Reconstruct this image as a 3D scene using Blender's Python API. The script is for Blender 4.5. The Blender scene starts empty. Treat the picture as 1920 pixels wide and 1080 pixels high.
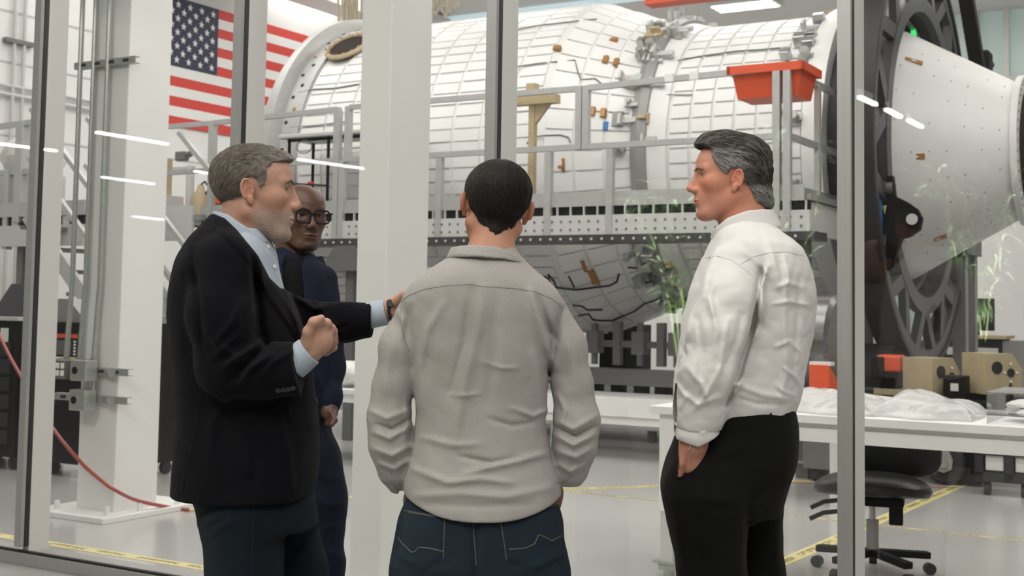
import bpy, bmesh, math, random
import numpy as np
from mathutils import Matrix, Vector
random.seed(7); np.random.seed(7)
C = bpy.context.scene.collection
S = bpy.context.scene
# ---------------------------------------------------------------- camera
F, CX, CY, HOR, ROLL, H = 2380., 960., 420., 571., .0156, 1.37     # focal length and principal point in pixels
TILT = math.atan((HOR - CY) / F)
cam = bpy.data.cameras.new('camera'); co = bpy.data.objects.new('camera', cam); C.objects.link(co)
cam.sensor_width = 36; cam.lens = 36 * F / 1920; cam.clip_start = .05; cam.clip_end = 200
cam.shift_x = 0; cam.shift_y = -(540 - CY) / 1920
co.matrix_world = Matrix.Translation((0, 0, H)) @ Matrix.Rotation(math.pi / 2 + TILT, 4, 'X') @ Matrix.Rotation(ROLL, 4, 'Z')
cam.dof.use_dof = True; cam.dof.focus_distance = 3.35; cam.dof.aperture_fstop = 8
S.camera = co
# ---------------------------------------------------------------- light, exposure
S.view_settings.view_transform = 'Standard'; S.view_settings.look = 'None'
S.view_settings.gamma = 1; S.view_settings.use_curve_mapping = False
S.view_settings.exposure = -0.62
wd = bpy.data.worlds.new('world'); S.world = wd; wd.use_nodes = True
wd.node_tree.nodes['Background'].inputs[0].default_value = (1, .985, .96, 1)
wd.node_tree.nodes['Background'].inputs[1].default_value = .13
# building frame: a runs along the glass wall (to the right and nearer), b into the hall, z up
A = math.radians(30.4); U = (math.cos(A), -math.sin(A)); V = (math.sin(A), math.cos(A)); O = (-2.65, 6.57)
def w(a, b, z): return Vector((O[0] + a*U[0] + b*V[0], O[1] + a*U[1] + b*V[1], z))
def area(name, a, b, z, sx, sy, power, col=(1, .97, .93), rx=0):
    l = bpy.data.lights.new(name, 'AREA'); l.shape = 'RECTANGLE'; l.size = sx; l.size_y = sy; l.energy = power; l.color = col
    o = bpy.data.objects.new(name, l); C.objects.link(o); o.location = w(a, b, z); o.rotation_euler = (rx, 0, -A)
    return o
for i, (a, b) in enumerate([(-4.5, 4.5), (1, 4.5), (6, 4.5), (-4.5, 10), (1, 10.5), (6, 10), (-4, 16), (3, 16), (-7, 7.5), (-7, 13), (-3.5, 1.6), (1.5, 1.6), (6.0, 1.6)]):
    area('hall_fill_light', a, b, 6.75, 4.0 if b > 2 else 3.4, 2.2 if b > 2 else 1.6, (175 if b > 2 else 150) if a > -6.5 else 130)  # area lights added under the ceiling; outer rows brighten end wall and table
for i, (a, b) in enumerate([(0.6, -2.0), (3.4, -1.9), (6.2, -2.2), (1.8, -5.6), (5.0, -6.6), (8.0, -5.2)]):
    area('lobby_fill_light', a, b, 3.9 if b > -3 else 5.6, 2.4, .9, 46 if b > -3 else 200, (1, .96, .90), 0 if b > -3 else .5)  # area lights added as fill on the people
# ---------------------------------------------------------------- helpers
def ray(px, py):
    dx, dy = px - CX, py - CY; c, s = math.cos(ROLL), math.sin(ROLL)
    x, y = (dx*c + dy*s) / F, (-dx*s + dy*c) / F
    return x, math.cos(TILT) + y*math.sin(TILT), math.sin(TILT) - y*math.cos(TILT)
def atd(px, py, d):
    r = ray(px, py); k = d / r[1]; return Vector((r[0]*k, d, H + r[2]*k))
def atz(px, py, z):
    r = ray(px, py); k = (z - H) / r[2]; return Vector((r[0]*k, r[1]*k, z))
def ab(p):
    x, y = p[0] - O[0], p[1] - O[1]; return Vector((x*U[0] + y*U[1], x*V[0] + y*V[1], p[2]))
def ata(px, py, a):
    r = ray(px, py); k = (a + O[0]*U[0] + O[1]*U[1]) / (r[0]*U[0] + r[1]*U[1]); return ab((r[0]*k, r[1]*k, H + r[2]*k))
def atb(px, py, b):
    r = ray(px, py); k = (b + O[0]*V[0] + O[1]*V[1]) / (r[0]*V[0] + r[1]*V[1]); return ab((r[0]*k, r[1]*k, H + r[2]*k))
MATS = {}
def mat(name, col, rough=.5, metal=0., bump=0., bscale=40., var=0., vscale=6., spec=.5, stretch=(1, 1, 1), attr=None, coat=0., sss=0., alpha=None, emit=None):
    if name in MATS: return MATS[name]
    m = bpy.data.materials.new(name); m.use_nodes = True; nt = m.node_tree; N = nt.nodes; L = nt.links
    p = N['Principled BSDF']; p.inputs['Base Color'].default_value = (*col, 1); p.inputs['Roughness'].default_value = rough
    p.inputs['Metallic'].default_value = metal; p.inputs['Specular IOR Level'].default_value = spec
    if coat: p.inputs['Coat Weight'].default_value = coat
    if sss:
        p.inputs['Subsurface Weight'].default_value = sss; p.inputs['Subsurface Radius'].default_value = (.012, .004, .002); p.inputs['Subsurface Scale'].default_value = 1
    tc = N.new('ShaderNodeTexCoord'); mp = N.new('ShaderNodeMapping'); mp.inputs['Scale'].default_value = stretch
    L.new(tc.outputs['Object'], mp.inputs[0])
    src = None
    if attr:
        at = N.new('ShaderNodeVertexColor'); at.layer_name = attr; src = at.outputs[0]
    if var:
        nz = N.new('ShaderNodeTexNoise'); nz.inputs['Scale'].default_value = vscale; nz.inputs['Detail'].default_value = 5; L.new(mp.outputs[0], nz.inputs[0])
        mr = N.new('ShaderNodeMapRange'); mr.inputs[1].default_value = .25; mr.inputs[2].default_value = .75
        mr.inputs[3].default_value = 1 - var; mr.inputs[4].default_value = 1 + var; L.new(nz.outputs[0], mr.inputs[0])
        mx = N.new('ShaderNodeVectorMath'); mx.operation = 'SCALE'; L.new(mr.outputs[0], mx.inputs['Scale'])
        if src: L.new(src, mx.inputs[0])
        else: mx.inputs[0].default_value = col
        src = mx.outputs[0]
    if src: L.new(src, p.inputs['Base Color'])
    if bump:
        nb = N.new('ShaderNodeTexNoise'); nb.inputs['Scale'].default_value = bscale; nb.inputs['Detail'].default_value = 4; L.new(mp.outputs[0], nb.inputs[0])
        bp = N.new('ShaderNodeBump'); bp.inputs['Strength'].default_value = bump; bp.inputs['Distance'].default_value = .01
        L.new(nb.outputs[0], bp.inputs['Height']); L.new(bp.outputs[0], p.inputs['Normal'])
    if alpha is not None: p.inputs['Alpha'].default_value = alpha
    if emit:
        p.inputs['Emission Color'].default_value = (*emit[0], 1); p.inputs['Emission Strength'].default_value = emit[1]
    MATS[name] = m; return m
def glass_mat(name, tint, refl, rough=0.0, bump=0):
    m = bpy.data.materials.new(name); m.use_nodes = True; nt = m.node_tree; N = nt.nodes; L = nt.links
    N.remove(N['Principled BSDF']); out = N['Material Output']
    tr = N.new('ShaderNodeBsdfTransparent'); tr.inputs[0].default_value = (*tint, 1)
    gl = N.new('ShaderNodeBsdfGlossy'); gl.inputs['Roughness'].default_value = rough
    lw = N.new('ShaderNodeLayerWeight'); pw = N.new('ShaderNodeMath'); pw.operation = 'POWER'; pw.inputs[1].default_value = 4; L.new(lw.outputs['Facing'], pw.inputs[0])
    mr = N.new('ShaderNodeMapRange'); mr.inputs[3].default_value = refl; mr.inputs[4].default_value = 1; L.new(pw.outputs[0], mr.inputs[0])
    mx = N.new('ShaderNodeMixShader'); L.new(mr.outputs[0], mx.inputs[0]); L.new(tr.outputs[0], mx.inputs[1]); L.new(gl.outputs[0], mx.inputs[2])
    L.new(mx.outputs[0], out.inputs[0])
    if bump:
        nb = N.new('ShaderNodeTexNoise'); nb.inputs['Scale'].default_value = 18; nb.inputs['Detail'].default_value = 4
        bp = N.new('ShaderNodeBump'); bp.inputs['Strength'].default_value = bump; bp.inputs['Distance'].default_value = .02
        L.new(nb.outputs[0], bp.inputs['Height']); L.new(bp.outputs[0], gl.inputs['Normal']); L.new(bp.outputs[0], lw.inputs['Normal'])
    MATS[name] = m; return m
class T:                                     # a top-level thing: its root object and the point its parts are measured from
    def __init__(s, name, base, label=None, cat=None, group=None, kind=None, rot=0., root=None):
        s.base = Vector(base)
        s.o = root or bpy.data.objects.new(name, None); C.objects.link(s.o)
        s.o.location = w(*base); s.o.rotation_euler = (0, 0, -A + rot)
        tag(s.o, label, cat, group, kind)
def tag(o, label=None, cat=None, group=None, kind=None):
    for k, v in (('label', label), ('category', cat), ('group', group), ('kind', kind)):
        if v: o[k] = v
    return o
class MB:
    def __init__(s, loc=False): s.v = []; s.f = []; s.loc = loc
    def add(s, vs, fs):
        n = len(s.v); s.v += [tuple(v) for v in vs]; s.f += [tuple(i + n for i in f) for f in fs]; return s
    def box(s, c, d, R=None, bev=0.):
        if bev:
            bm = bmesh.new(); bmesh.ops.create_cube(bm, size=1); bmesh.ops.scale(bm, vec=d, verts=bm.verts)
            bmesh.ops.bevel(bm, geom=bm.edges[:], offset=bev, segments=2, affect='EDGES', profile=.5)
            vs = [v.co.copy() for v in bm.verts]; bm.verts.index_update(); fs = [[v.index for v in f.verts] for f in bm.faces]; bm.free()
        else:
            vs = [Vector((x*d[0]/2, y*d[1]/2, z*d[2]/2)) for x in (-1, 1) for y in (-1, 1) for z in (-1, 1)]
            fs = [(0, 1, 3, 2), (4, 6, 7, 5), (0, 4, 5, 1), (2, 3, 7, 6), (0, 2, 6, 4), (1, 5, 7, 3)]
        if R is not None: vs = [R @ v for v in vs]
        return s.add([Vector(c) + v for v in vs], fs)
    def span(s, p, q, bev=0.):
        p, q = Vector(p), Vector(q); return s.box((p + q) / 2, [abs(x) for x in q - p], bev=bev)
    def bar(s, p, q, wx, wy, up=(0, 0, 1), bev=0.):       # a rectangular bar from p to q
        p, q = Vector(p), Vector(q); z = (q - p); l = z.length; z.normalize(); up = Vector(up)
        if abs(z.dot(up)) > .98: up = Vector((0, 1, 0))
        x = up.cross(z).normalized(); y = z.cross(x); R = Matrix((x, y, z)).transposed()
        return s.box((p + q) / 2, (wx, wy, l), R, bev)
    def tube(s, pts, r, n=8, cap=True):
        pts = [Vector(p) for p in pts]; rs = r if isinstance(r, (list, tuple)) else [r] * len(pts); vs = []; fs = []; pu = None
        for i, p in enumerate(pts):
            t = (pts[min(i+1, len(pts)-1)] - pts[max(i-1, 0)]).normalized()
            if pu is None: pu = Vector((0, 0, 1)) if abs(t.z) < .9 else Vector((0, 1, 0))
            x = pu.cross(t).normalized(); y = t.cross(x); pu = y
            vs += [p + (x*math.cos(k*2*math.pi/n) + y*math.sin(k*2*math.pi/n)) * rs[i] for k in range(n)]
        for i in range(len(pts)-1):
            for k in range(n): fs.append((i*n+k, i*n+(k+1) % n, (i+1)*n+(k+1) % n, (i+1)*n+k))
        if cap: fs += [tuple(range(n-1, -1, -1)), tuple(range((len(pts)-1)*n, len(pts)*n))]
        return s.add(vs, fs)
    def lathe(s, prof, c, axis='x', n=64, a0=0., a1=2*math.pi, close=False):    # prof: (along, radius)
        vs = []; fs = []; full = abs(a1 - a0 - 2*math.pi) < 1e-6; m = n if full else n + 1
        for (h, r) in prof:
            for k in range(m):
                t = a0 + (a1-a0)*k/n; x, y = r*math.cos(t), r*math.sin(t)
                vs.append(Vector(c) + Vector({'x': (h, x, y), 'y': (x, h, y), 'z': (x, y, h)}[axis]))
        P = len(prof)
        for i in range(P if close else P-1):
            j = (i+1) % P
            for k in range(n): fs.append((i*m+k, i*m+(k+1) % m, j*m+(k+1) % m, j*m+k))
        return s.add(vs, fs)
    def prism(s, poly, axis, lo, hi):         # poly in the two other axes in order
        n = len(poly); vs = []
        for h in (lo, hi):
            for (p, q) in poly: vs.append({'x': (h, p, q), 'y': (p, h, q), 'z': (p, q, h)}[axis])
        return s.add(vs, [tuple(range(n)), tuple(range(2*n-1, n-1, -1))] + [(i, i+n, (i+1) % n + n, (i+1) % n) for i in range(n)])
    def build(s, name, m, par=None, smooth=False, off=None):
        base = off if off is not None else (par.base if isinstance(par, T) and not s.loc else Vector((0, 0, 0)))
        me = bpy.data.meshes.new(name); me.from_pydata([tuple(Vector(v) - base) for v in s.v], [], s.f)
        bm = bmesh.new(); bm.from_mesh(me); bmesh.ops.recalc_face_normals(bm, faces=bm.faces[:]); bm.to_mesh(me); bm.free()
        if smooth: me.shade_smooth(); me.set_sharp_from_angle(angle=math.radians(35))
        o = bpy.data.objects.new(name, me); C.objects.link(o); me.materials.append(MATS[m] if isinstance(m, str) else m)
        if par is not None: o.parent = par.o if isinstance(par, T) else par
        return o
def solo(name, mb, m, base, label, cat=None, group=None, kind=None, smooth=False):  # a thing that is one mesh
    o = mb.build(name, m, None, smooth, off=Vector(base)); o.location = w(*base); o.rotation_euler = (0, 0, -A)
    return tag(o, label, cat, group, kind)
def sub(name, mb, m, par, th, smooth=False):   # a sub-part: child of a part, measured from the same thing
    return mb.build(name, m, par, smooth, off=th.base)
def clone(o, par, loc=None, rot=None):
    c = o.copy(); C.objects.link(c); c.parent = par
    if loc is not None: c.location = loc
    if rot is not None: c.rotation_euler = rot
    return c
# ---------------------------------------------------------------- materials
mat('hull_white', (.80, .80, .79), .38, var=.05, vscale=3)
mat('panel_white', (.84, .84, .83), .42, var=.05, vscale=2.5)
mat("paint_white", (.83, .83, .82), .4, var=.03)
mat('wall_paint', (.80, .80, .79), .7, var=.03, vscale=1)
mat('column_white', (.80, .80, .785), .42, var=.03, vscale=2, bump=.05, bscale=90)
mat('aluminium', (.42, .42, .415), .38, .55, var=.06, vscale=20)
mat('rail_alu', (.50, .505, .495), .42, .35, var=.06, vscale=14)
mat('frame_alu', (.40, .395, .385), .42, .45, var=.05, vscale=60, stretch=(1, 1, .02))
mat('frame_alu_pale', (.68, .67, .65), .45, .1)
mat('steel', (.5, .5, .49), .3, .9)
mat('galv', (.46, .48, .45), .35, .6, var=.1, vscale=30)
mat('black', (.010, .010, .010), .6, spec=.2)
mat('gasket', (.006, .006, .006), .6)
mat('charcoal', (.030, .030, .031), .5, var=.15, spec=.3)
mat('graphite', (.065, .065, .066), .4, .2, var=.2, vscale=3)
mat('dark_grey', (.16, .16, .158), .45, .2, var=.1)
mat('mid_grey', (.30, .30, .295), .45, .2)
mat('pale_grey', (.58, .58, .57), .5)
mat('orange', (.72, .10, .035), .45, var=.05)
mat('red', (.55, .03, .025), .45)
mat('flag_red', (.62, .055, .04), .6); mat('flag_white', (.80, .80, .79), .6); mat('flag_blue', (.025, .03, .065), .6)
mat('hose_red', (.36, .055, .04), .4)
mat('tan', (.46, .38, .24), .6, var=.06, vscale=12)
mat('wood', (.50, .40, .24), .6, var=.12, vscale=5, stretch=(1, 8, 8))
mat('kapton', (.42, .22, .07), .3, .2)
mat('tape_yellow', (.66, .58, .27), .55, var=.05); mat('ink', (.05, .045, .03), .6)
mat('teal_glass', (.45, .60, .58), .3); mat('bluewhite', (.7, .82, .85), .3, emit=((.7, .9, 1), .7))
mat('rubber', (.03, .03, .031), .55)
mat('beige_rope', (.45, .40, .29), .8)
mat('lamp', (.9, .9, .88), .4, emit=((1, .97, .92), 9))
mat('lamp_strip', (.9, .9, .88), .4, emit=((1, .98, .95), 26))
mat('led_green', (.02, .4, .08), .4, emit=((.05, 1, .2), 1.5)); mat('led_blue', (.05, .1, .5), .4, emit=((.1, .3, 1), 4))
mat('blue', (.03, .18, .5), .4); mat('screen', (.02, .02, .025), .15)
mat('brown_panel', (.045, .034, .03), .8, spec=.1)
mat('leather_black', (.014, .014, .014), .38)
glass_mat('pane_glass', (.982, .984, .978), .045)
glass_mat('acrylic', (.985, .988, .988), .03)
glass_mat('plastic_film', (.86, .86, .86), .1, .12, .9)
# ================================================================ the setting
def floor_mat(name, col, rough):
    m = mat(name, col, rough, var=.05, vscale=1.3, bump=.02, bscale=3, spec=.5, coat=.25); m.node_tree.nodes['Principled BSDF'].inputs['Coat Roughness'].default_value = .12; return m
floor_mat('epoxy', (.46, .455, .445), .24); floor_mat('lobby_floor', (.40, .395, .38), .3)
solo('floor', MB().span((-9, .1, -.1), (14, 20, 0)), 'epoxy', (0, 5, 0), 'glossy grey epoxy floor of the assembly hall', kind='structure')
solo('floor', MB().span((-12, -14, -.1), (16, .1, 0)), 'lobby_floor', (0, -2, 0), 'grey floor of the lobby in front of the glass', kind='structure')
wl = T('wall_left', (-9, 5, 0), 'white end wall of the hall that carries the flag', kind='structure')
MB().span((-9.2, .1, 0), (-9.01, 20, 6.9)).build('wall_face', 'wall_paint', wl)
for z in (1.2, 2.4, 3.55, 4.55, 5.25):
    MB().span((-9.01, .1, z), (-9.0, 20, z + .025)).build('panel_joint', 'pale_grey', wl)
wb = T('wall_back', (0, 20, 0), 'white back wall of the hall', kind='structure')
MB().span((-9.2, 20, 0), (14, 20.2, 3.9)).build('wall_face', 'wall_paint', wb)
MB().span((-9.2, 20, 3.9), (.2, 20.2, 6.9)).build('wall_face', 'wall_paint', wb)
wn = T('window_1', (3, 20, 3.9), 'pale green clerestory window of narrow panes above the back wall', kind='structure')
glass_pale = mat('pane_pale', (.50, .60, .57), .25, emit=((.72, .9, .86), .28))
for i in range(14):
    a = .2 + i*.52
    MB().span((a + .03, 20.05, 3.95), (a + .49, 20.08, 5.55)).build('pane', 'pane_pale', wn)
    MB().span((a + .03, 20.05, 5.63), (a + .49, 20.08, 6.9)).build('pane', 'pane_pale', wn)
    MB().span((a - .05, 19.9, 3.9), (a + .05, 20.1, 6.9)).build('post', 'paint_white' if i % 2 else 'frame_alu_pale', wn)
MB().span((.2, 19.85, 5.54), (7.5, 20.1, 5.64)).build('transom', 'frame_alu_pale', wn)
solo('wall_right', MB().span((13.9, .1, 0), (14, 20, 6.9)), 'wall_paint', (14, 5, 0), 'white wall at the far right of the hall', kind='structure')
cl = T('ceiling', (0, 10, 6.9), 'white hall ceiling', kind='structure')
MB().span((-9.2, .1, 6.9), (14, 20.2, 7.0)).build('deck', 'wall_paint', cl)
# wall above the glass that carries the hall side of the roof
solo('wall_front', MB().span((-9.2, .1, 3.7), (14, .3, 6.9)), 'wall_paint', (0, .2, 3.7), 'white wall above the glass partition', kind='structure')
# ---- glass partition: mullions, sill, head and panes
GB = .10; MUL = [-2.70, -1.30, .10, 1.50, 2.90, 4.365, 5.80, 7.2]; GTOP = 3.62
gw = T('window_2', (2, .1, 0), 'aluminium framed glass partition between the lobby and the hall', kind='structure')
def smooth_mul(a):
    # narrow cap in front, black gasket, deep pale box behind
    m = MB().span((a - .024, GB, .09), (a + .024, GB + .020, GTOP)).build('mullion_cap', 'frame_alu', gw)
    sub('gasket', MB().span((a - .023, GB + .020, .09), (a + .023, GB + .054, GTOP)), 'gasket', m, gw)
    sub('mullion_box', MB().span((a - .0235, GB + .054, .0), (a + .0235, GB + .180, GTOP)), 'frame_alu_pale', m, gw)
for a in MUL: smooth_mul(a)
lo, hi = MUL[0], MUL[-1]
MB().span((lo, GB, 0), (hi, GB + .165, .062), bev=.003).build('sill', 'frame_alu', gw)
MB().span((lo, GB + .008, .062), (hi, GB + .034, .072)).build('sill_gasket', 'gasket', gw)
MB().span((lo, GB, GTOP), (hi, GB + .165, GTOP + .08)).build('head', 'frame_alu', gw)
for k in range(len(MUL) - 1):
    MB().span((MUL[k] + .015, GB + .024, .065), (MUL[k+1] - .015, GB + .034, GTOP)).build('pane', 'pane_glass', gw)
# ---- wall services on the flag wall
wp = T('wall_conduit', (-8.95, 7.1, 0), 'pair of thin grey conduits running up the white wall at far left', 'pipe')
for b in (7.0, 7.16):
    MB().tube([(-8.95, b, 1.0), (-8.95, b, 6.8)], .025).build('conduit', 'pale_grey', wp, True)
MB().span((-9, 6.85, 4.82), (-8.92, 7.32, 4.88)).build('strut_bracket', 'dark_grey', wp)
wp = T('wall_conduit', (-8.95, 7.5, 4), 'two horizontal grey pipes along the white wall behind the stairs', 'pipe')
for z in (4.12, 4.24):
    MB().tube([(-8.95, 4, z), (-8.95, 8.6, z - .02)], .025).build('conduit', 'pale_grey', wp, True)
# ---- flag
fb0, fz1, fh = 9.39, 6.12, 2.04; st = fh/13; fl = T('flag', (-8.99, fb0, fz1 - fh), 'large flag with red and white stripes and white stars on the white wall', 'flag')
for k in range(13):
    z = fz1 - (k+1)*st; b = fb0 + (.76*fh if k < 7 else 0)
    MB().span((-8.995, b, z), (-8.98, fb0 + 1.9*fh, z + st)).build('stripe', 'flag_red' if k % 2 == 0 else 'flag_white', fl)
MB().span((-8.995, fb0, fz1 - 7*st), (-8.979, fb0 + .76*fh, fz1)).build('canton', 'flag_blue', fl)
pts = []
for k in range(10):
    r = .062 if k % 2 == 0 else .025; t = math.pi/2 + k*math.pi/5; pts.append((r*math.cos(t), r*math.sin(t)))
star0 = None
for r in range(9):
    for c in range(6 if r % 2 == 0 else 5):
        b = .76*fh*(1 + 2*c + (r % 2))/12; z = fh - 7*st*(r+1)/10
        if star0 is None:
            star0 = MB(True).prism(pts, 'x', 0, .006).build('star', 'flag_white', fl); s = star0
        else: s = clone(star0, fl.o)
        s.location = (.011, b, z)
# ---- floor tapes (flat marking tape with worn black lettering strokes)
def tape(label, p, q, wid, dash=True, m='tape_yellow'):
    p, q = Vector((*p, 0)), Vector((*q, 0)); d = (q-p); l = d.length; d.normalize(); n = Vector((-d.y, d.x, 0))
    th = T('floor_tape', p, label, 'floor tape')
    quad = [p - n*wid/2, p + n*wid/2, q + n*wid/2, q - n*wid/2]
    MB().add([v + Vector((0, 0, h)) for h in (.0005, .002) for v in quad], [(0, 1, 2, 3), (4, 7, 6, 5), (0, 4, 5, 1), (1, 5, 6, 2), (2, 6, 7, 3), (3, 7, 4, 0)]).build('tape_strip', m, th)
    if dash:
        mb = MB(); x = .03; rr = random.Random(int(l*100))
        while x < l - .05:
            for k in range(rr.randint(5, 9)):
                if x > l - .05: break
                cl_ = rr.uniform(.012, .03); c = p + d*x + n*rr.uniform(-.05, .05)*wid
                hh = wid*.17
                a_ = c - n*hh; b_ = c + n*hh; t_ = d*cl_*.3
                for (s_, e_) in ((a_, b_), (b_ - n*hh*.0 , b_ + d*cl_), (a_ + n*hh*rr.choice((0, 1)), a_ + n*hh*rr.choice((0, 1, 2)) + d*cl_)):
                    u_ = (e_ - s_).normalized(); v_ = Vector((-u_.y, u_.x, 0))*.0035
                    mb.add([z + Vector((0, 0, .0026)) for z in (s_ - v_, s_ + v_, e_ + v_, e_ - v_)], [(0, 1, 2, 3)])
                x += cl_ + .016
            x += rr.uniform(.05, .1)
        o = mb.build('lettering', 'ink', th); o['kind'] = 'stuff'
tape('yellow floor tape with worn black lettering running along the glass wall', (-6, .575), (7, .575), .085)
tape('wide yellow floor tape running away under the white table', (3.3, 1.0), (3.58, 6.6), .10)
tape('yellow floor tape slanting across the floor behind the grey shirt person', (-.9, 1.75), (2.5, 5.75), .09)
tape('narrow yellow floor tape crossing the floor behind the white table', (.4, 4.12), (6, 3.82), .03)
tape('red floor tape line at the foot of the lifting cart', (2.2, 5.45), (3.6, 6.05), .03, False, 'red')
# ================================================================ columns
col = T('column', (-.74, 1.53, 0), 'white square steel column with grey conduits and junction boxes, at far left', 'column')
MB().span((-.91, 1.35, .03), (-.57, 1.71, 6.9), bev=.008).build('shaft', 'column_white', col)
MB().span((-1.12, 1.15, 0), (-.44, 2.02, .035), bev=.004).build('base_plate', 'column_white', col)
for (a, b) in ((-.98, 1.26), (-.53, 1.26), (-.5, 1.82), (-1.0, 1.82), (-.5, 1.5)):
    MB().tube([(a, b, .035), (a, b, .085)], .018, 6).build('anchor_bolt', 'column_white', col)
for i, a in enumerate((-.975, -.85, -.72)):
    mb = MB().tube([(a, 1.31, 6.9), (a, 1.31, 1.45), (a - .015, 1.31, 1.25), (a - .02, 1.30, .98)], .017, 10); cd = mb.build('conduit', 'galv', col, True)
    sub('fitting', MB().tube([(a - .02, 1.30, .95), (a - .02, 1.30, .99)], .024, 8), 'steel', cd, col)
for (z, a0, a1) in ((2.88, -1.03, -.47), (.91, -1.02, -.44), (.735, -1.1, -.44)):
    mb = MB(); mb.span((a0, 1.305, z - .022), (a1, 1.312, z + .022)); mb.span((a0, 1.312, z - .022), (a1, 1.35, z - .018)); mb.span((a0, 1.312, z + .018), (a1, 1.35, z + .022))
    st_ = mb.build('strut_channel', 'galv', col)
    for k in range(4): sub('slot', MB().span((a0 + .06 + k*.13, 1.303, z - .01), (a0 + .11 + k*.13, 1.306, z + .01)), 'charcoal', st_, col)
for k, (a0, a1, z0, z1, m) in enumerate(((-1.075, -.985, .855, .985, 'mid_grey'), (-.975, -.885, .855, .975, 'dark_grey'), (-.84, -.70, .85, .98, 'galv'), (-.84, -.70, .665, .795, 'galv'))):
    bxo = MB().span((a0, 1.20, z0), (a1, 1.30, z1), bev=.006).build('junction_box', m, col)
    if k == 1:
        for (u_, z_) in ((-.952, .94), (-.908, .94), (-.952, .893), (-.908, .893)):
            sub('receptacle', MB().span((u_ - .015, 1.195, z_ - .018), (u_ + .015, 1.2, z_ + .018), bev=.004), 'paint_white', bxo, col)
    elif k > 1:
        sub('knockout', MB().lathe([(1.197, 0), (1.197, .024), (1.2, .024)], (a0 + .045, 0, (z0 + z1)/2), 'y', 16), 'black', bxo, col)
    else: sub('switch', MB().span((a0 + .03, 1.195, .91), (a0 + .06, 1.2, .93)), 'pale_grey', bxo, col)
MB().tube([(-.73, 1.29, .79), (-.73, 1.29, .86)], .014, 8).build('nipple', 'steel', col, True)
for z in (.91, .735):
    MB().tube([(-.62, 1.3, z), (-.55, 1.28, z)], [.02, .03], 8).build('strut_clamp', 'mid_grey', col, True)
col2 = T('column', (2.05, .6, 0), 'plain white steel column directly behind the glass, between the dark blazer and the grey shirt', 'column')
MB().span((1.965, .45, .03), (2.14, .785, 6.9), bev=.006).build('shaft', 'column_white', col2)
MB().span((1.87, .36, 0), (2.23, .88, .03), bev=.004).build('base_plate', 'column_white', col2)
# ================================================================ spacecraft module
AX_B, AX_Z, R1, R2 = 8.61, 2.92, 1.85, 1.46
mod = T('spacecraft_module', (-1, AX_B, 0), 'huge white spacecraft pressure vessel covered in white panels behind the work platform', 'spacecraft')
def hullhit(px, py, Rf):
    r = ray(px, py); c0 = ab((0, 0, H)); d = ab((r[0] + O[0], r[1] + O[1], r[2]))
    k = 6.0
    while k < 30:
        p = Vector((c0.x + d.x*k, c0.y + d.y*k, c0.z + d.z*k))
        if math.hypot(p.y - AX_B, p.z - AX_Z) < Rf(p.x): break
        k += .01
    return p, math.atan2(p.z - AX_Z, p.y - AX_B)
def Rh(a):
    if a < -.62: return R1
    if a < .35: return R1 + (R2 + .03 - R1)*(a + .62)/.97
    return R2
ax = (0, AX_B, AX_Z)
MB().lathe([(-4.05, 1.2), (-4.05, R1 - .012), (-.62, R1 - .012), (.35, R2 + .02), (.45, R2 - .012), (2.0, R2 - .012)], ax, 'x', 96).build('hull', 'hull_white', mod, True)
fr_ = MB().lathe([(-4.2, R1 - .12), (-4.2, R1 + .13), (-4.13, R1 + .17), (-4.03, R1 + .17), (-3.98, R1 + .05), (-3.98, R1 - .12)], ax, 'x', 96, close=True).build('end_ring', 'rail_alu', mod, True)
MB().lathe([(-3.98, R1 - .02), (-3.98, R1 + .03), (-3.74, R1 + .03), (-3.74, R1 - .02)], ax, 'x', 96, close=True).build('ring_web', 'rail_alu', mod, True)
for k in range(46):
    t = math.radians(60 + k*5)
    c = Vector((-3.93 if k % 2 else -3.86, AX_B + (R1 + .032)*math.cos(t), AX_Z + (R1 + .032)*math.sin(t))); n = Vector((0, math.cos(t), math.sin(t)))
    sub('hole', MB().tube([c - n*.01, c + n*.004], .024, 8), 'charcoal' if k % 5 else 'kapton', fr_, mod)
MB().lathe([(2.0, R2 - .1), (2.0, R2 + .06), (2.08, R2 + .09), (2.2, R2 + .09), (2.22, R2 - .1)], ax, 'x', 96, close=True).build('end_flange', 'paint_white', mod, True)
MB().lathe([(2.22, R2 - .15), (2.22, R2 - .02), (2.42, R2 - .02), (2.42, R2 - .15)], ax, 'x', 96, close=True).build('seal_band', 'charcoal', mod, True)
MB().lathe([(.28, R2 + .02), (.28, R2 + .11), (.36, R2 + .14), (.44, R2 + .11), (.44, R2)], ax, 'x', 96, close=True).build('waist_ring', 'mid_grey', mod, True)
MB().lathe([(.44, R2 - .02), (.44, R2 + .075), (.62, R2 + .02), (.62, R2 - .02)], ax, 'x', 96, close=True).build('waist_fairing', 'panel_white', mod, True)
def panel_mesh(name, Ra, Rb, length, dphi, th, gap=.011):
    n = 3; vs = []; fs = []
    for sgn, (xx) in ((0, -length/2 + gap), (1, length/2 - gap)):
        R = Ra if sgn == 0 else Rb; g = gap/R
        for i in range(n+1):
            t = math.pi - dphi/2 + g + (dphi - 2*g)*i/n
            ins = .010 if i in (0, n) else 0
            for rr in (R - .02, R + th): vs.append((xx + (0 if rr < R else (.008 if sgn == 0 else -.008)), rr*math.cos(t), rr*math.sin(t)))
    m = 2*(n+1)
    for i in range(n):
        a_ = 2*i; fs += [(a_+1, a_+3, m+a_+3, m+a_+1)]
        fs += [(a_, a_+1, a_+3, a_+2), (m+a_, m+a_+2, m+a_+3, m+a_+1)]
    fs += [(0, m, m+1, 1), (m-2, m-1, 2*m-1, 2*m-2)]
    mb = MB(True); mb.add(vs, fs); return mb
rows, length = 84, .36; dphi = 2*math.pi/rows
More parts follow.
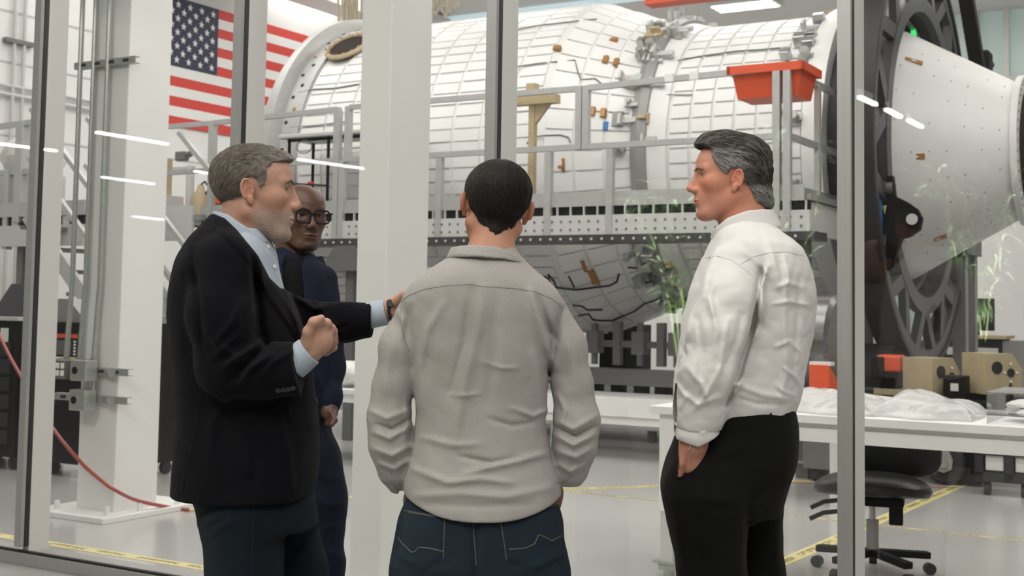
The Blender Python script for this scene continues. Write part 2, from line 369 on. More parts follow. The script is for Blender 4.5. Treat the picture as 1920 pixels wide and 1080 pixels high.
p0_ = panel_mesh('panel', R1, R1, 3.1/9, dphi, .012).build('panel', 'panel_white', mod)
p0_.location = (-99, 0, -99); pan_n = 0
port, port_phi = hullhit(655, 94, Rh)
stuff = MB(True); base_ = panel_mesh('panel', R1, R1, 3.1/9, dphi, .012)
for i in (8, 7, 6, 5, 4, 3, 2, 1, 0):
    a = -3.72 + .18 + i*(3.1/9)
    for k in range(rows):
        phi = math.pi + (k + .5)*dphi - math.pi
        ph = (math.degrees(phi)) % 360
        if not (74 < ph < 266): continue
        if abs(a - port.x) < .30 and abs(phi - port_phi % (2*math.pi)) < .16: continue
        if pan_n >= 300 or ph > 262:
            Rm = Matrix.Rotation(phi - math.pi, 3, 'X'); stuff.add([Rm @ Vector(v) + Vector((a + 1, 0, AX_Z)) for v in base_.v], base_.f); continue
        o = p0_ if pan_n == 0 else clone(p0_, mod.o); pan_n += 1
        o.location = (a + 1, 0, AX_Z); o.rotation_euler = (phi - math.pi, 0, 0)
        s_ = random.uniform(.0, .006); o.scale = (1, 1 - s_, 1 - s_)
def panel_group(Ra, Rb, a, length, rows, lo=74, hi=266):
    d = 2*math.pi/rows; base = panel_mesh('panel', Ra, Rb, length, d, .012)
    for k in range(rows):
        phi = (k + .5)*d; ph = math.degrees(phi)
        if not (lo < ph < hi): continue
        R = Matrix.Rotation(phi - math.pi, 3, 'X')
        stuff.add([R @ Vector(v) + Vector((a + 1, 0, AX_Z)) for v in base.v], base.f)
for i in range(3):
    x0 = -.56 + i*.29; panel_group(Rh(x0), Rh(x0 + .29), x0 + .145, .29, 52)
for i in range(6): panel_group(R2, R2, .64 + .115 + i*.225, .225, 62)
o = stuff.build('panels', 'panel_white', mod); o['kind'] = 'stuff'
# porthole with a tan laced rim
c = port; n = Vector((0, math.cos(port_phi), math.sin(port_phi))); tvec = Vector((0, -math.sin(port_phi), math.cos(port_phi)))
ring = [c + n*.055 + Vector((.26*math.cos(t), 0, 0)) + tvec*.26*math.sin(t) for t in [k*2*math.pi/32 for k in range(32)]]
MB().add(ring + [c + n*.06], [(k, (k+1) % 32, 32) for k in range(32)]).build('porthole', 'brown_panel', mod)
rim = MB().tube(ring + [ring[0]], .028, 6).build('porthole_rim', 'wood', mod, True)
for k in range(0, 32, 2): sub('lace', MB().bar(ring[k] + n*.03, ring[k]*.86 + (c + n*.05)*.14 + n*.0, .03, .02), 'tan', rim, mod)
# fittings round the waist: brackets, valves and small tubes
fit = [MB(True).box((0, 0, .05), (.09, .07, .10), bev=.008).build('fitting', 'steel', mod), MB(True).tube([(0, 0, 0), (0, 0, .12)], .035, 8).box((0, 0, .03), (.12, .05, .04)).build('fitting', 'galv', mod, True), MB(True).box((.03, 0, .03), (.16, .05, .04)).box((-.04, 0, .07), (.03, .10, .08)).build('fitting', 'pale_grey', mod), MB(True).box((0, 0, .02), (.14, .09, .03)).box((.02, 0, .05), (.07, .03, .06)).build('fitting', 'wood', mod)]
first = [True]*4; rr = random.Random(5)
for k in range(84):
    kind = rr.choice((0, 1, 2, 2, 0, 1, 3)); t = math.radians(rr.uniform(62, 285))
    if k < 60: a = rr.uniform(.10, .5)
    else: a = rr.uniform(1.72, 1.98)
    R = Rh(a) + (.06 if .25 < a < .5 else .01)
    o = fit[kind] if first[kind] else clone(fit[kind], mod.o); first[kind] = False
    o.location = (a + 1, R*math.cos(t), AX_Z + R*math.sin(t)); o.rotation_euler = (t - math.pi/2, 0, 0); s_ = rr.uniform(.7, 1.4); o.scale = (s_, s_, s_)
def hull_patch(name, px, py, la, lt, m, th=.02, rot=0):
    p, t = hullhit(px, py, Rh); x = Vector((1, 0, 0)); n = Vector((0, math.cos(t), math.sin(t))); y = n.cross(x)
    R = Matrix((x, y, n)).transposed() @ Matrix.Rotation(rot, 3, 'Z')
    MB().box(p + n*.02, (la, lt, th), R).build(name, m, mod)
for (px, py) in ((1113, 210), (1133, 213), (1137, 115), (1157, 120)): hull_patch('sensor_block', px, py, .05, .09, 'kapton', .05)
for (px, py) in ((1152, 78), (1046, 93)): hull_patch('sensor_block', px, py, .08, .05, 'kapton', .04)
hull_patch('blue_tag', 1137, 237, .05, .08, 'blue'); hull_patch('grey_box', 1160, 225, .10, .15, 'mid_grey', .06); hull_patch('equipment_box', 1200, 222, .18, .18, 'panel_white', .08)
hull_patch('orange_patch', 1113, 518, .10, .20, 'kapton', .01); hull_patch('orange_patch', 1096, 497, .04, .15, 'kapton', .01); hull_patch('valve_block', 1222, 518, .22, .13, 'dark_grey', .08); hull_patch('valve_block', 1262, 565, .2, .12, 'dark_grey', .08)
hull_patch('orange_patch', 1058, 310, .03, .14, 'kapton', .01); hull_patch('orange_patch', 1050, 313, .10, .03, 'kapton', .01)
def hull_line(pts, r=.010, m='charcoal', sag=.0):
    P = []
    for (px, py) in pts:
        p, t = hullhit(px, py, Rh); P.append(p + Vector((0, math.cos(t), math.sin(t)))*.026)
    MB().tube(P, r, 6).build('cable', m, mod, True)
hull_line([(1004, 517), (1024, 516), (1034, 540), (1030, 512), (1040, 524), (1044, 536), (1060, 538), (1080, 540), (1100, 538), (1120, 535), (1145, 532), (1158, 525), (1162, 510)])
hull_line([(1068, 515), (1078, 535)]); hull_line([(1178, 498), (1195, 500), (1210, 490), (1225, 484)])
hull_line([(1085, 588), (1105, 585), (1112, 595), (1124, 597), (1150, 597), (1165, 590), (1190, 580), (1210, 565), (1235, 557), (1245, 545)]); hull_line([(1075, 569), (1092, 570), (1102, 577), (1130, 577)])
hull_line([(1215, 622), (1240, 608), (1270, 595)])
hull_line([(972, 60), (1010, 52), (1060, 46), (1120, 40)], .007, 'dark_grey'); hull_line([(972, 128), (1010, 122), (1080, 116), (1086, 140), (1092, 152), (1118, 150), (1130, 160)], .007, 'dark_grey')
hull_line([(1268, 118), (1310, 110), (1380, 100), (1440, 96), (1480, 92)], .007, 'dark_grey'); hull_line([(1245, 186), (1252, 180), (1300, 180)], .006, 'dark_grey')
hull_line([(990, 270), (1000, 258), (1025, 255), (1052, 254), (1068, 258), (1072, 268)], .007, 'dark_grey')
hull_line([(548, 180), (590, 170), (630, 168), (676, 160)], .008, 'dark_grey'); hull_line([(545, 240), (600, 236), (660, 228)], .007, 'mid_grey')
# ================================================================ support frame below the module
stand = T('support_stand', (-.2, 8.2, 0), 'grey steel support stand with stubby posts under the white spacecraft hull', 'stand')
for k, a in enumerate((-.95, -.6, -.33, -.06, .18, .36, -1.6, -2.4, -3.2)):
    wdt = .085 if k % 2 == 0 else .055
    MB().span((a - wdt/2, 8.05, .74), (a + wdt/2, 8.05 + wdt, 1.2)).build('post', 'mid_grey', stand)
    if k in (0, 1, 3, 5): MB().span((a - .07, 8.0, .86), (a + .07, 8.16, 1.1)).build('clamp_block', 'mid_grey', stand)
    MB().span((a - .06, 8.05, .44), (a + .06, 8.2, .54)).build('foot', 'charcoal', stand)
MB().span((-3.6, 8.0, .53), (.45, 8.25, .70), bev=.006).build('beam', 'mid_grey', stand)
MB().span((-.55, 8.08, .93), (.3, 8.12, 1.0)).build('cross_bar', 'mid_grey', stand)
MB().span((-3.7, 7.5, .12), (.5, 9.4, .44), bev=.01).build('base_plinth', 'paint_white', stand)
for (a, b) in ((-3.4, 7.6), (.3, 7.6), (-3.4, 9.2), (.3, 9.2), (-1.5, 7.6)): MB().tube([(a, b, 0), (a, b, .13)], .05, 10).build('levelling_foot', 'dark_grey', stand)
MB().span((-1.3, 9.6, .35), (-.75, 9.9, 1.15)).build('control_box', 'charcoal', stand); MB().span((.28, 8.9, .6), (.5, 9.3, 1.1)).build('control_box', 'charcoal', stand)
MB().span((.30, 8.88, .83), (.33, 8.895, .86)).build('indicator', 'led_blue', stand)
# ================================================================ work platform
PB = 5.75; plat = T('work_platform', (-1.5, PB, 0), 'aluminium work platform with guard rails in front of the white spacecraft', 'platform')
def barp(name, p, q, wx=.05, m='rail_alu', wy=None): return MB().bar(p, q, wx, wy or wx).build(name, m, plat)
MB().span((-4.2, PB + .03, 2.26), (2.5, PB + .95, 2.31)).build('deck', 'mid_grey', plat)
MB().span((-4.2, PB, 2.255), (2.45, PB + .02, 2.385)).build('kick_plate', 'rail_alu', plat)
beam = MB().span((-4.2, PB - .02, 2.0), (2.5, PB + .04, 2.175)).build('perforated_beam', 'pale_grey', plat)
h0 = None
for i in range(72):
    for z in (2.045, 2.12):
        if h0 is None: h0 = MB(True).lathe([(0, 0), (0, .011), (.006, .011)], (0, 0, 0), 'y', 8).build('hole', 'dark_grey', beam); hh = h0
        else: hh = clone(h0, beam)
        hh.location = Vector((-4.1 + i*.092, PB - .026, z)) - plat.base
MB().span((-4.2, PB + .02, 2.175), (2.5, PB + .03, 2.255)).build('slot_back', 'black', plat)
for i in range(50):
    a = -4.15 + i*.135; MB().span((a - .006, PB - .005, 2.175), (a + .006, PB + .02, 2.255)).build('slot_divider', 'pale_grey', plat)
MB().span((-4.2, PB - .03, 1.93), (2.55, PB + .3, 2.0)).build('edge_beam', 'graphite', plat)
bl0 = None
for i in range(64):
    if bl0 is None: bl0 = MB(True).lathe([(0, 0), (0, .012), (.008, .012)], (0, 0, 0), 'y', 8).build('bolt', 'pale_grey', plat); o = bl0
    else: o = clone(bl0, plat.o)
    o.location = Vector((-4.1 + i*.103, PB - .038, 1.962)) - plat.base
for (a, zt) in ((-4.05, 2.79), (-3.1, 2.79), (-1.11, 2.76), (.08, 2.76), (.70, 2.76), (2.31, 3.33), (2.22, 3.33), (-2.35, 3.30), (-2.28, 2.79)):
    barp('post', (a, PB, 2.0), (a, PB, zt), .062)
barp('mid_rail', (-2.28, PB, 2.79), (.40, PB, 2.79)); barp('mid_rail', (.42, PB, 2.79), (2.25, PB, 2.79)); barp('mid_rail', (-4.05, PB, 2.79), (-2.36, PB, 2.79))
barp('top_rail', (-2.2, PB, 3.32), (.37, PB, 3.32)); barp('top_rail', (.47, PB, 3.32), (2.25, PB, 3.36)); barp('top_rail', (-4.05, PB, 3.27), (-2.36, PB, 3.31))
for a in (.385, .455): barp('gate_post', (a, PB, 2.77), (a, PB, 3.34), .06)
barp('gate_post', (-2.36, PB, 2.77), (-2.36, PB, 3.33), .06); barp('gate_post', (-2.22, PB, 2.77), (-2.22, PB, 3.33), .06); barp('gate_post', (-4.05, PB, 2.77), (-4.05, PB, 3.28), .07)
for a in (1.27, 1.5): MB().span((a - .04, PB - .045, 3.31), (a + .04, PB - .02, 3.38)).build('hook', 'paint_white', plat)
# the end return running back towards the wall
barp('top_rail', (2.31, PB, 3.33), (2.36, PB + 2.2, 3.33)); barp('mid_rail', (2.31, PB, 2.79), (2.36, PB + 2.2, 2.79)); barp('kick_plate', (2.31, PB, 2.33), (2.36, PB + 2.2, 2.33), .03, 'rail_alu', .13)
MB().span((2.42, PB + .05, 1.98), (2.47, PB + 2.2, 2.25)).build('perforated_beam', 'pale_grey', plat)
for b in (.75, 1.5): barp('post', (2.335, PB + b, 2.0), (2.335, PB + b, 3.33))
MB().span((1.5, PB + .95, 2.26), (2.5, PB + 2.3, 2.31)).build('deck', 'mid_grey', plat)
# left part, before the stairs
barp('top_rail', (-4.05, PB, 3.27), (-4.9, PB - .1, 3.25)); barp('mid_rail', (-4.05, PB, 2.76), (-4.9, PB - .1, 2.74))
barp('top_rail', (-6.05, 5.1, 3.32), (-7.4, 5.1, 3.28), .06); barp('mid_rail', (-5.9, 5.1, 2.77), (-7.4, 5.1, 2.76), .06); barp('post', (-6.3, 5.1, 2.2), (-6.3, 5.1, 3.33), .11); barp('post', (-6.5, 5.1, 1.9), (-6.5, 5.1, 2.8), .08)
MB().span((-7.4, 5.05, 2.26), (-5.2, 5.09, 2.42)).build('kick_plate', 'rail_alu', plat); MB().span((-7.4, 5.08, 2.16), (-5.2, 5.1, 2.26)).build('slot_back', 'black', plat); MB().span((-7.4, 5.04, 1.93), (-5.2, 5.12, 2.16)).build('perforated_beam', 'pale_grey', plat)
for a in (-7.2, -6.8, -6.33, -5.9, -5.5): MB().span((a - .05, 5.06, 2.16), (a + .05, 5.08, 2.26)).build('slot_divider', 'pale_grey', plat)
MB().span((-7.4, 5.1, 2.22), (-4.9, 6.7, 2.28)).build('deck', 'mid_grey', plat); MB().span((-5.2, PB - .1, 2.22), (-4.1, PB + .95, 2.28)).build('deck', 'mid_grey', plat); MB().span((-5.0, PB - .12, 2.0), (-4.2, PB - .08, 2.38)).build('kick_plate', 'pale_grey', plat)
for (a, b) in ((-4.1, 5.8), (-2.2, 5.8), (-2.2, 6.5), (-6.4, 5.2), (-7.2, 5.2), (2.4, 5.85), (2.4, 7.8), (-5.0, 6.5)):
    MB().span((a - .05, b, 0), (a + .05, b + .1, 1.95)).build('leg', 'dark_grey', plat)
for a in (-2.2,): MB().prism([(a - .32, 1.68), (a + .32, 1.68), (a + .13, 1.93), (a - .13, 1.93)], 'y', 5.72, 5.8).build('gusset', 'dark_grey', plat)
MB().span((-4.2, 5.85, 1.66), (-.9, 5.9, 1.72)).build('brace', 'pale_grey', plat); barp('brace', (2.4, 5.85, .1), (2.4, 7.8, 1.9), .06, 'dark_grey')
# ---- stairs
stt = T('stairs', (-4.4, 4.6, 0), 'grey aluminium stair with slanting handrails leading up to the platform, behind the left column', 'stairs')
def stair_bar(name, z0, b, wx, wy, a0=-5.55, a1=-3.35): 
    sl = -.93; za = lambda a: (a + 3.25)*sl + z0
    return MB().bar((a0, b, za(a0)), (a1, b, za(a1)), wx, wy, (0, 1, 0)).build(name, 'rail_alu', stt)
for b in (4.6, 5.35):
    stair_bar('handrail', 1.22, b, .05, .05); stair_bar('mid_rail', .70, b, .05, .05); stair_bar('stringer', .10, b, .16, .04)
    for a in (-3.5, -4.4, -5.3): MB().bar((a, b, (a + 3.25)*-.93), (a, b, (a + 3.25)*-.93 + 1.2), .045, .045).build('baluster', 'rail_alu', stt)
for k in range(9): MB().span((-3.55 - k*.25 - .13, 4.62, .24 + k*.233 - .02), (-3.55 - k*.25 + .11, 5.33, .24 + k*.233 + .02)).build('tread', 'dark_grey', stt)
MB().span((-3.42, 4.5, 0), (-3.2, 5.4, .05)).build('foot_plate', 'dark_grey', stt)
stair_bar('handrail', 2.1, 5.6, .05, .05, -4.4, -3.0)
# ================================================================ things on the platform
ft = T('folding_table', (-2.8, 6.3, 2.31), 'folding table with pale top and thin black legs standing on the platform', 'table')
MB().span((-3.4, 6.05, 3.10), (-1.9, 6.6, 3.145), bev=.01).build('table_top', 'pale_grey', ft)
for (a, b) in ((-3.28, 6.1), (-2.75, 6.1), (-3.28, 6.5), (-2.0, 6.5)):
    MB().tube([(a, b, 2.31), (a, b, 3.1)], .017, 8).build('leg', 'black', ft, True)
MB().bar((-3.28, 6.1, 2.62), (-2.75, 6.1, 2.58), .05, .02).build('cross_bar', 'charcoal', ft); MB().bar((-3.3, 6.1, 3.08), (-2.0, 6.1, 3.08), .02, .03).build('apron', 'black', ft)
MB().span((-3.0, 6.08, 2.585), (-2.94, 6.1, 2.63)).build('tag', 'orange', ft)
MB().tube([(-3.05 + .1*math.cos(t), 6.07, 3.0 + .07*math.sin(t)) for t in [k*math.pi/8 for k in range(17)]], .006, 6).build('cable_loop', 'dark_grey', ft, True)
wd_ = T('timber_prop', (-.2, 5.95, 2.31), 'pale timber T-shaped prop standing on the platform', 'prop')
MB().span((-.24, 5.92, 2.31), (-.18, 5.98, 3.42)).build('upright', 'wood', wd_); MB().span((-.46, 5.9, 3.24), (.06, 5.99, 3.32)).build('head', 'wood', wd_)
MB().prism([(-.18, 3.05), (-.18, 3.24), (-.02, 3.24)], 'y', 5.93, 5.97).build('gusset', 'wood', wd_); MB().span((-.26, 5.9, 3.36), (-.17, 5.99, 3.44)).build('cap', 'wood', wd_)
bn = T('storage_bin', (2.12, 5.9, 3.1), 'orange plastic bin hanging on the corner of the platform rail', 'bin')
def bin_shell(th, c, top, bot, z0, z1, m):
    mb = MB(); cx, cy = c; o_ = []
    for (sx, sy), z in (((top), z1), ((bot), z0)):
        o_.append([(cx + i*sx, cy + j*sy, z) for i, j in ((-1, -1), (1, -1), (1, 1), (-1, 1))])
    i_ = [[(x*.95 + cx*.05, y*.95 + cy*.05, z) for x, y, z in o_[0]], [(x*.95 + cx*.05, y*.95 + cy*.05, z + .01) for x, y, z in o_[1]]]
    vs = o_[0] + o_[1] + i_[0] + i_[1]; fs = [(k, (k+1) % 4, (k+1) % 4 + 4, k+4) for k in range(4)] + [(k+8, (k+1) % 4 + 8, (k+1) % 4 + 12, k+12) for k in range(4)] + [(k, (k+1) % 4, (k+1) % 4 + 8, k+8) for k in range(4)] + [(4, 5, 6, 7), (12, 13, 14, 15)]
    return mb.add(vs, fs)
bin_shell(bn, (2.12, 5.98), (.30, .22), (.26, .18), 3.13, 3.36, 'orange').build('body', 'orange', bn)
mb = MB(); 
for p, q in (((1.79, 5.72, 3.33), (2.45, 5.75, 3.40)), ((1.79, 6.21, 3.33), (2.45, 6.24, 3.40)), ((1.79, 5.72, 3.33), (1.82, 6.24, 3.40)), ((2.42, 5.72, 3.33), (2.45, 6.24, 3.40))): mb.span(p, q)
mb.build('rim', 'orange', bn)
jg = T('jug', (-5.4, 7, 2.28), 'tan plastic jug with orange base on the platform behind the dark blazer', 'jug')
MB().lathe([(2.30, 0), (2.30, .10), (2.62, .10), (2.70, .05), (2.76, .035), (2.76, 0)], (-5.42, 7.0, 0), 'z', 20).build('body', 'tan', jg, True)
MB().tube([(-5.36, 7, 2.62), (-5.28, 7, 2.72), (-5.36, 7, 2.8), (-5.42, 7, 2.76)], .012, 6).build('handle', 'black', jg, True); MB().span((-5.6, 6.95, 2.28), (-5.3, 7.1, 2.36)).build('base', 'orange', jg)
ob = T('orange_case', (-5.1, 7, 2.28), 'small orange and black case on the platform beside the tan jug', 'case')
MB().span((-5.24, 6.95, 2.30), (-5.05, 7.1, 2.62), bev=.01).build('body', 'orange', ob); MB().span((-5.25, 6.94, 2.42), (-5.04, 7.11, 2.52)).build('band', 'black', ob)
tp = T('tripod_camera', (-5.75, 7, 2.28), 'small dark camera on a pole with a long arm above the platform', 'camera')
MB().tube([(-5.6, 7, 2.28), (-5.6, 7, 3.0)], .05, 8).build('pole', 'pale_grey', tp, True); MB().bar((-6.4, 7, 2.98), (-5.55, 7, 2.96), .07, .05).build('arm', 'pale_grey', tp); MB().box((-5.73, 6.98, 3.12), (.16, .1, .12), bev=.02).tube([(-5.66, 6.98, 3.12), (-5.56, 6.98, 3.16)], .04, 8).build('camera_body', 'dark_grey', tp); MB().bar((-6.2, 7, 2.42), (-5.6, 7, 2.44), .05, .06).build('shelf', 'dark_grey', tp)
bg = T('wrapped_bundle', (-6.7, 5.6, 2.28), 'white plastic wrapped bundle on the platform at far left', 'bundle')
rb = random.Random(2)
def blob(c, r, seed, n=18, m=12, amp=.18):
    g = random.Random(seed); vs = []; fs = []; ph = [g.uniform(0, 6) for _ in range(12)]
    for j in range(m+1):
        for i in range(n):
            t = 2*math.pi*i/n; q = math.pi*j/m; d = 1 + amp*(math.sin(3*t + ph[0] + 2*q)*.5 + math.sin(5*t*1 + ph[1])*math.sin(4*q + ph[2])*.6 + math.sin(7*t + ph[3] + 6*q)*.35) * math.sin(q)
            vs.append((c[0] + r[0]*d*math.sin(q)*math.cos(t), c[1] + r[1]*d*math.sin(q)*math.sin(t), c[2] + r[2]*d*math.cos(q)))
    for j in range(m):
        for i in range(n): fs.append((j*n+i, j*n+(i+1) % n, (j+1)*n+(i+1) % n, (j+1)*n+i))
    return MB().add(vs, fs)
mat('wrap_white', (.72, .71, .69), .35, bump=.6, bscale=14)
blob((-6.75, 5.6, 3.0), (.42, .3, .26), 3).build('wrap', 'wrap_white', bg, True); MB().span((-7.2, 5.4, 2.28), (-6.4, 5.8, 2.78)).build('crate', 'pale_grey', bg)
cb = T('cardboard_box', (-5.2, 6.6, 2.28), 'plain cardboard box on the platform beside the left column', 'box')
MB().span((-5.95, 6.4, 2.6), (-5.6, 6.7, 3.05)).build('body', 'tan', cb); MB().span((-6.0, 6.3, 2.28), (-5.5, 6.8, 2.6)).build('stand', 'pale_grey', cb); MB().span((-5.95, 6.5, 3.05), (-5.85, 6.6, 3.15)).build('handle', 'black', cb)
# ================================================================ nose cone and its turning ring
cn = T('nose_cone', (2.62, AX_B, 0), 'smooth white truncated cone with a bolted end flange, at far right', 'cone')
a0, a1, r0, r1 = 2.64, 3.66, 1.24, .66
MB().lathe([(a0, r0 - .05), (a0, r0), (a1, r1), (a1 + .05, r1 - .005), (a1 + .05, r1 - .1)], ax, 'x', 96).build('shell', 'paint_white', cn, True)
MB().lathe([(a1 + .05, r1 - .12), (a1 + .03, r1 + .06), (a1 + .09, r1 + .06), (a1 + .10, r1 - .12)], ax, 'x', 72, close=True).build('end_flange', 'paint_white', cn, True)
MB().lathe([(a1 + .09, r1 - .14), (a1 + .09, r1 - .07), (a1 + .14, r1 - .07), (a1 + .14, r1 - .14)], ax, 'x', 72, close=True).build('seal', 'brown_panel', cn, True)
MB().lathe([(a1 + .10, 0), (a1 + .13, r1 - .14), (a1 + .10, r1 - .14)], ax, 'x', 48).build('end_cap', 'paint_white', cn, True)
def cone_at(px, py):
    return hullhit(px, py, lambda a: r0 + (r1 - r0)*(a - a0)/(a1 - a0) if a0 < a < a1 else 0)
rv = None
for j in range(9):
    for i in range(7):
        a = a0 + .12 + i*.14; t = math.radians(125 + j*15); R = r0 + (r1 - r0)*(a - a0)/(a1 - a0)
        if (i*3 + j*5) % 4 == 0: continue
        if rv is None: rv = MB(True).lathe([(0, .007), (.004, .007), (.004, 0)], (0, 0, 0), 'z', 8).build('rivet', 'mid_grey', cn); o = rv
        else: o = clone(rv, cn.o)
        o.location = (a - 2.62, R*math.cos(t), AX_Z + R*math.sin(t)); o.rotation_euler = (t - math.pi/2, 0, 0)
for (px, py) in ((1713, 115), (1716, 294), (1758, 447), (1872, 138)):
    p, t = cone_at(px, py); n = Vector((.45, math.cos(t), math.sin(t))).normalized(); x = Vector((1, 0, 0)) - n*n.x; x.normalize(); R = Matrix((x, n.cross(x), n)).transposed()
    MB().box(p + n*.004, (.17, .055, .01), R).build('orange_decal', 'kapton', cn)
    MB().box(p + n*.01, (.05, .018, .004), R).build('decal_label', 'paint_white', cn)
for k in range(26):
    t = math.radians(90 + k*8); c = Vector((a1 + .09, AX_B + (r1 + .025)*math.cos(t), AX_Z + (r1 + .025)*math.sin(t)))
    MB().tube([c, c + Vector((.012, 0, 0))], .012, 6).build('bolt', 'mid_grey', cn)
sm = [cone_at(px, py)[0] for (px, py) in ((1665, 316), (1720, 311), (1790, 302), (1860, 292))]
tr = T('turning_ring', (2.6, AX_B, 0), 'large black spoked turning ring around the white cone', 'ring')
Ri, Ro, rc = 1.42, 2.12, (0, AX_B, AX_Z)
MB().lathe([(2.72, Ri), (2.72, Ri + .16), (2.80, Ri + .16), (2.80, Ri)], rc, 'x', 96, close=True).build('inner_rim', 'graphite', tr, True)
MB().lathe([(2.56, Ro - .05), (2.56, Ro), (2.82, Ro), (2.82, Ro - .05)], rc, 'x', 96, close=True).build('outer_rim', 'charcoal', tr, True)
MB().lathe([(2.72, Ro - .18), (2.72, Ro - .04), (2.80, Ro - .04), (2.80, Ro - .18)], rc, 'x', 96, close=True).build('rim_flange', 'graphite', tr, True)
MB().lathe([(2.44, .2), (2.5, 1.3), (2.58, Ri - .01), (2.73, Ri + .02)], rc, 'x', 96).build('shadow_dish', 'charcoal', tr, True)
MB().lathe([(2.60, 1.34), (2.60, 1.37), (2.64, 1.37), (2.64, 1.34)], rc, 'x', 96, close=True).build('lip', 'mid_grey', tr, True)
for k in range(11):
    t = 2*math.pi*k/11 + .12
    for s_ in (-1, 1):
        t2 = t + s_*.21
        p = Vector((2.76, AX_B + (Ri + .07)*math.cos(t), AX_Z + (Ri + .07)*math.sin(t))); q = Vector((2.76, AX_B + (Ro - .1)*math.cos(t2), AX_Z + (Ro - .1)*math.sin(t2)))
        MB().bar(p, q, .14, .07, (1, 0, 0)).build('spoke', 'graphite', tr)
for (px, py, s_) in ((1690, 415, 1),):
    mb = MB().prism([(2.80, 2.56), (2.85, 2.56), (2.87, 2.38), (2.98, 2.32), (3.06, 2.26), (3.10, 2.18), (3.08, 2.08), (3.0, 2.02), (2.93, 2.0), (2.88, 1.88), (2.86, 1.75), (2.76, 1.7), (2.72, 1.95)], 'y', 7.02, 7.10); lg = mb.build('lifting_lug', 'black', tr)
    sub('pin', MB().tube([(3.02, 7.0, 2.17), (3.02, 7.03, 2.17)], .05, 12), 'pale_grey', lg, tr)
MB().tube([(2.7, 7.05, 2.45), (2.85, 7.05, 2.45)], .06, 12).build('hinge', 'dark_grey', tr, True)
MB().tube([(2.74, 6.98, 2.5), (2.74, 6.98, 2.0)], .03, 8).build('blue_strap', 'blue', tr); MB().tube([(2.78, 7.04, 2.3), (2.78, 7.08, 1.9)], .028, 8).build('yellow_strap', 'tape_yellow', tr)
MB().bar((2.75, 10.6, 5.4), (2.75, 11.75, 4.2), .16, .12).build('lift_arm', 'black', tr); MB().bar((2.6, 11.2, 5.4), (2.75, 11.9, 4.3), .06, .06).build('lift_arm', 'charcoal', tr)
MB().box((2.75, 11.95, 4.42), (.2, .3, .3), bev=.03).build('lift_joint', 'black', tr); MB().tube([(2.75, 11.9, 4.4), (2.75, 12.5, 4.5)], .05, 8).build('lift_pin', 'black', tr)
MB().bar((2.72, 7.2, 5.3), (2.72, 7.55, 4.45), .22, .1).build('lift_lug', 'black', tr)
MB().span((2.60, AX_B + .22, 4.10), (2.64, AX_B + .29, 4.26)).build('status_light', 'led_green', tr)
tb = T('roller_stand', (2.6, AX_B, 0), 'dark stand with big rollers carrying the black turning ring', 'stand')
for b in (AX_B - .95, AX_B + .95):
    MB().lathe([(2.3, 0), (2.3, .26), (2.72, .26), (2.72, 0)], (0, b, .80), 'x', 32).build('roller', 'charcoal', tb, True)
    MB().lathe([(2.72, .1), (2.76, .16), (2.76, .2), (2.72, .22)], (0, b, .80), 'x', 32).build('roller_hub', 'black', tb, True)
    MB().prism([(b - .4, 0), (b + .4, 0), (b + .2, .75), (b - .2, .75)], 'x', 2.25, 2.6).build('bracket', 'graphite', tb)
MB().span((2.1, AX_B - 1.8, .1), (2.85, AX_B + 1.8, .35)).build('beam', 'charcoal', tb)
for b in (10.2, 10.75): MB().span((2.72, b, 0), (2.86, b + .16, 2.3)).build('post', 'mid_grey', tb)
MB().span((2.7, 10.1, 2.0), (2.9, 10.95, 2.2)).build('cap', 'dark_grey', tb)
# ================================================================ far left equipment
def cabinet(label, a0, a1, b0, b1, zt, m='black', cat='cabinet'):
    t = T('equipment_cabinet', ((a0+a1)/2, (b0+b1)/2, 0), label, cat)
    MB().span((a0, b0, .1), (a1, b1, zt), bev=.01).build('body', m, t)
    for a in (a0 + .08, a1 - .08):
        for b in (b0 + .08, b1 - .08): MB().tube([(a - .02, b, .05), (a + .02, b, .05)], .05, 12).build('caster', 'rubber', t)
    return t
e1 = cabinet('black equipment cabinet with a pale grey top at the left edge', -3.75, -2.88, 2.42, 3.0, 1.18)
MB().span((-3.77, 2.40, 1.18), (-2.86, 3.02, 1.21)).build('worktop', 'pale_grey', e1); MB().span((-3.08, 2.415, 1.0), (-2.99, 2.42, 1.12)).build('sticker', 'paint_white', e1)
for k in range(6): MB().span((-3.7, 2.412, .2 + k*.14), (-2.95, 2.418, .31 + k*.14)).build('front_panel', 'charcoal', e1)
lp = T('laptop', (-3.2, 2.7, 1.21), 'black tilted screen standing on the black equipment cabinet at the left edge', 'screen')
MB().prism([(2.6, 1.215), (2.66, 1.215), (2.82, 1.47), (2.79, 1.48)], 'x', -3.45, -2.96).build('display', 'screen', lp); MB().span((-3.45, 2.5, 1.21), (-2.96, 2.7, 1.225)).build('base', 'charcoal', lp)
e2 = cabinet('black machine cabinet with an orange control panel, behind the left column', -2.58, -1.75, 2.42, 3.1, 1.18)
MB().prism([(-2.6, 1.18), (-1.75, 1.18), (-1.75, 1.24), (-2.2, 1.24), (-2.35, 1.36), (-2.6, 1.36)], 'y', 2.45, 3.1).build('hood', 'mid_grey', e2)
cp = MB().span((-2.46, 2.405, .83), (-2.16, 2.42, 1.1)).build('control_panel', 'charcoal', e2)
sub('header', MB().span((-2.45, 2.40, 1.06), (-2.17, 2.405, 1.09)), 'orange', cp, e2); sub('footer', MB().span((-2.45, 2.40, .90), (-2.17, 2.405, .915)), 'tape_yellow', cp, e2); sub('display', MB().span((-2.40, 2.40, .93), (-2.24, 2.405, 1.04)), 'dark_grey', cp, e2)
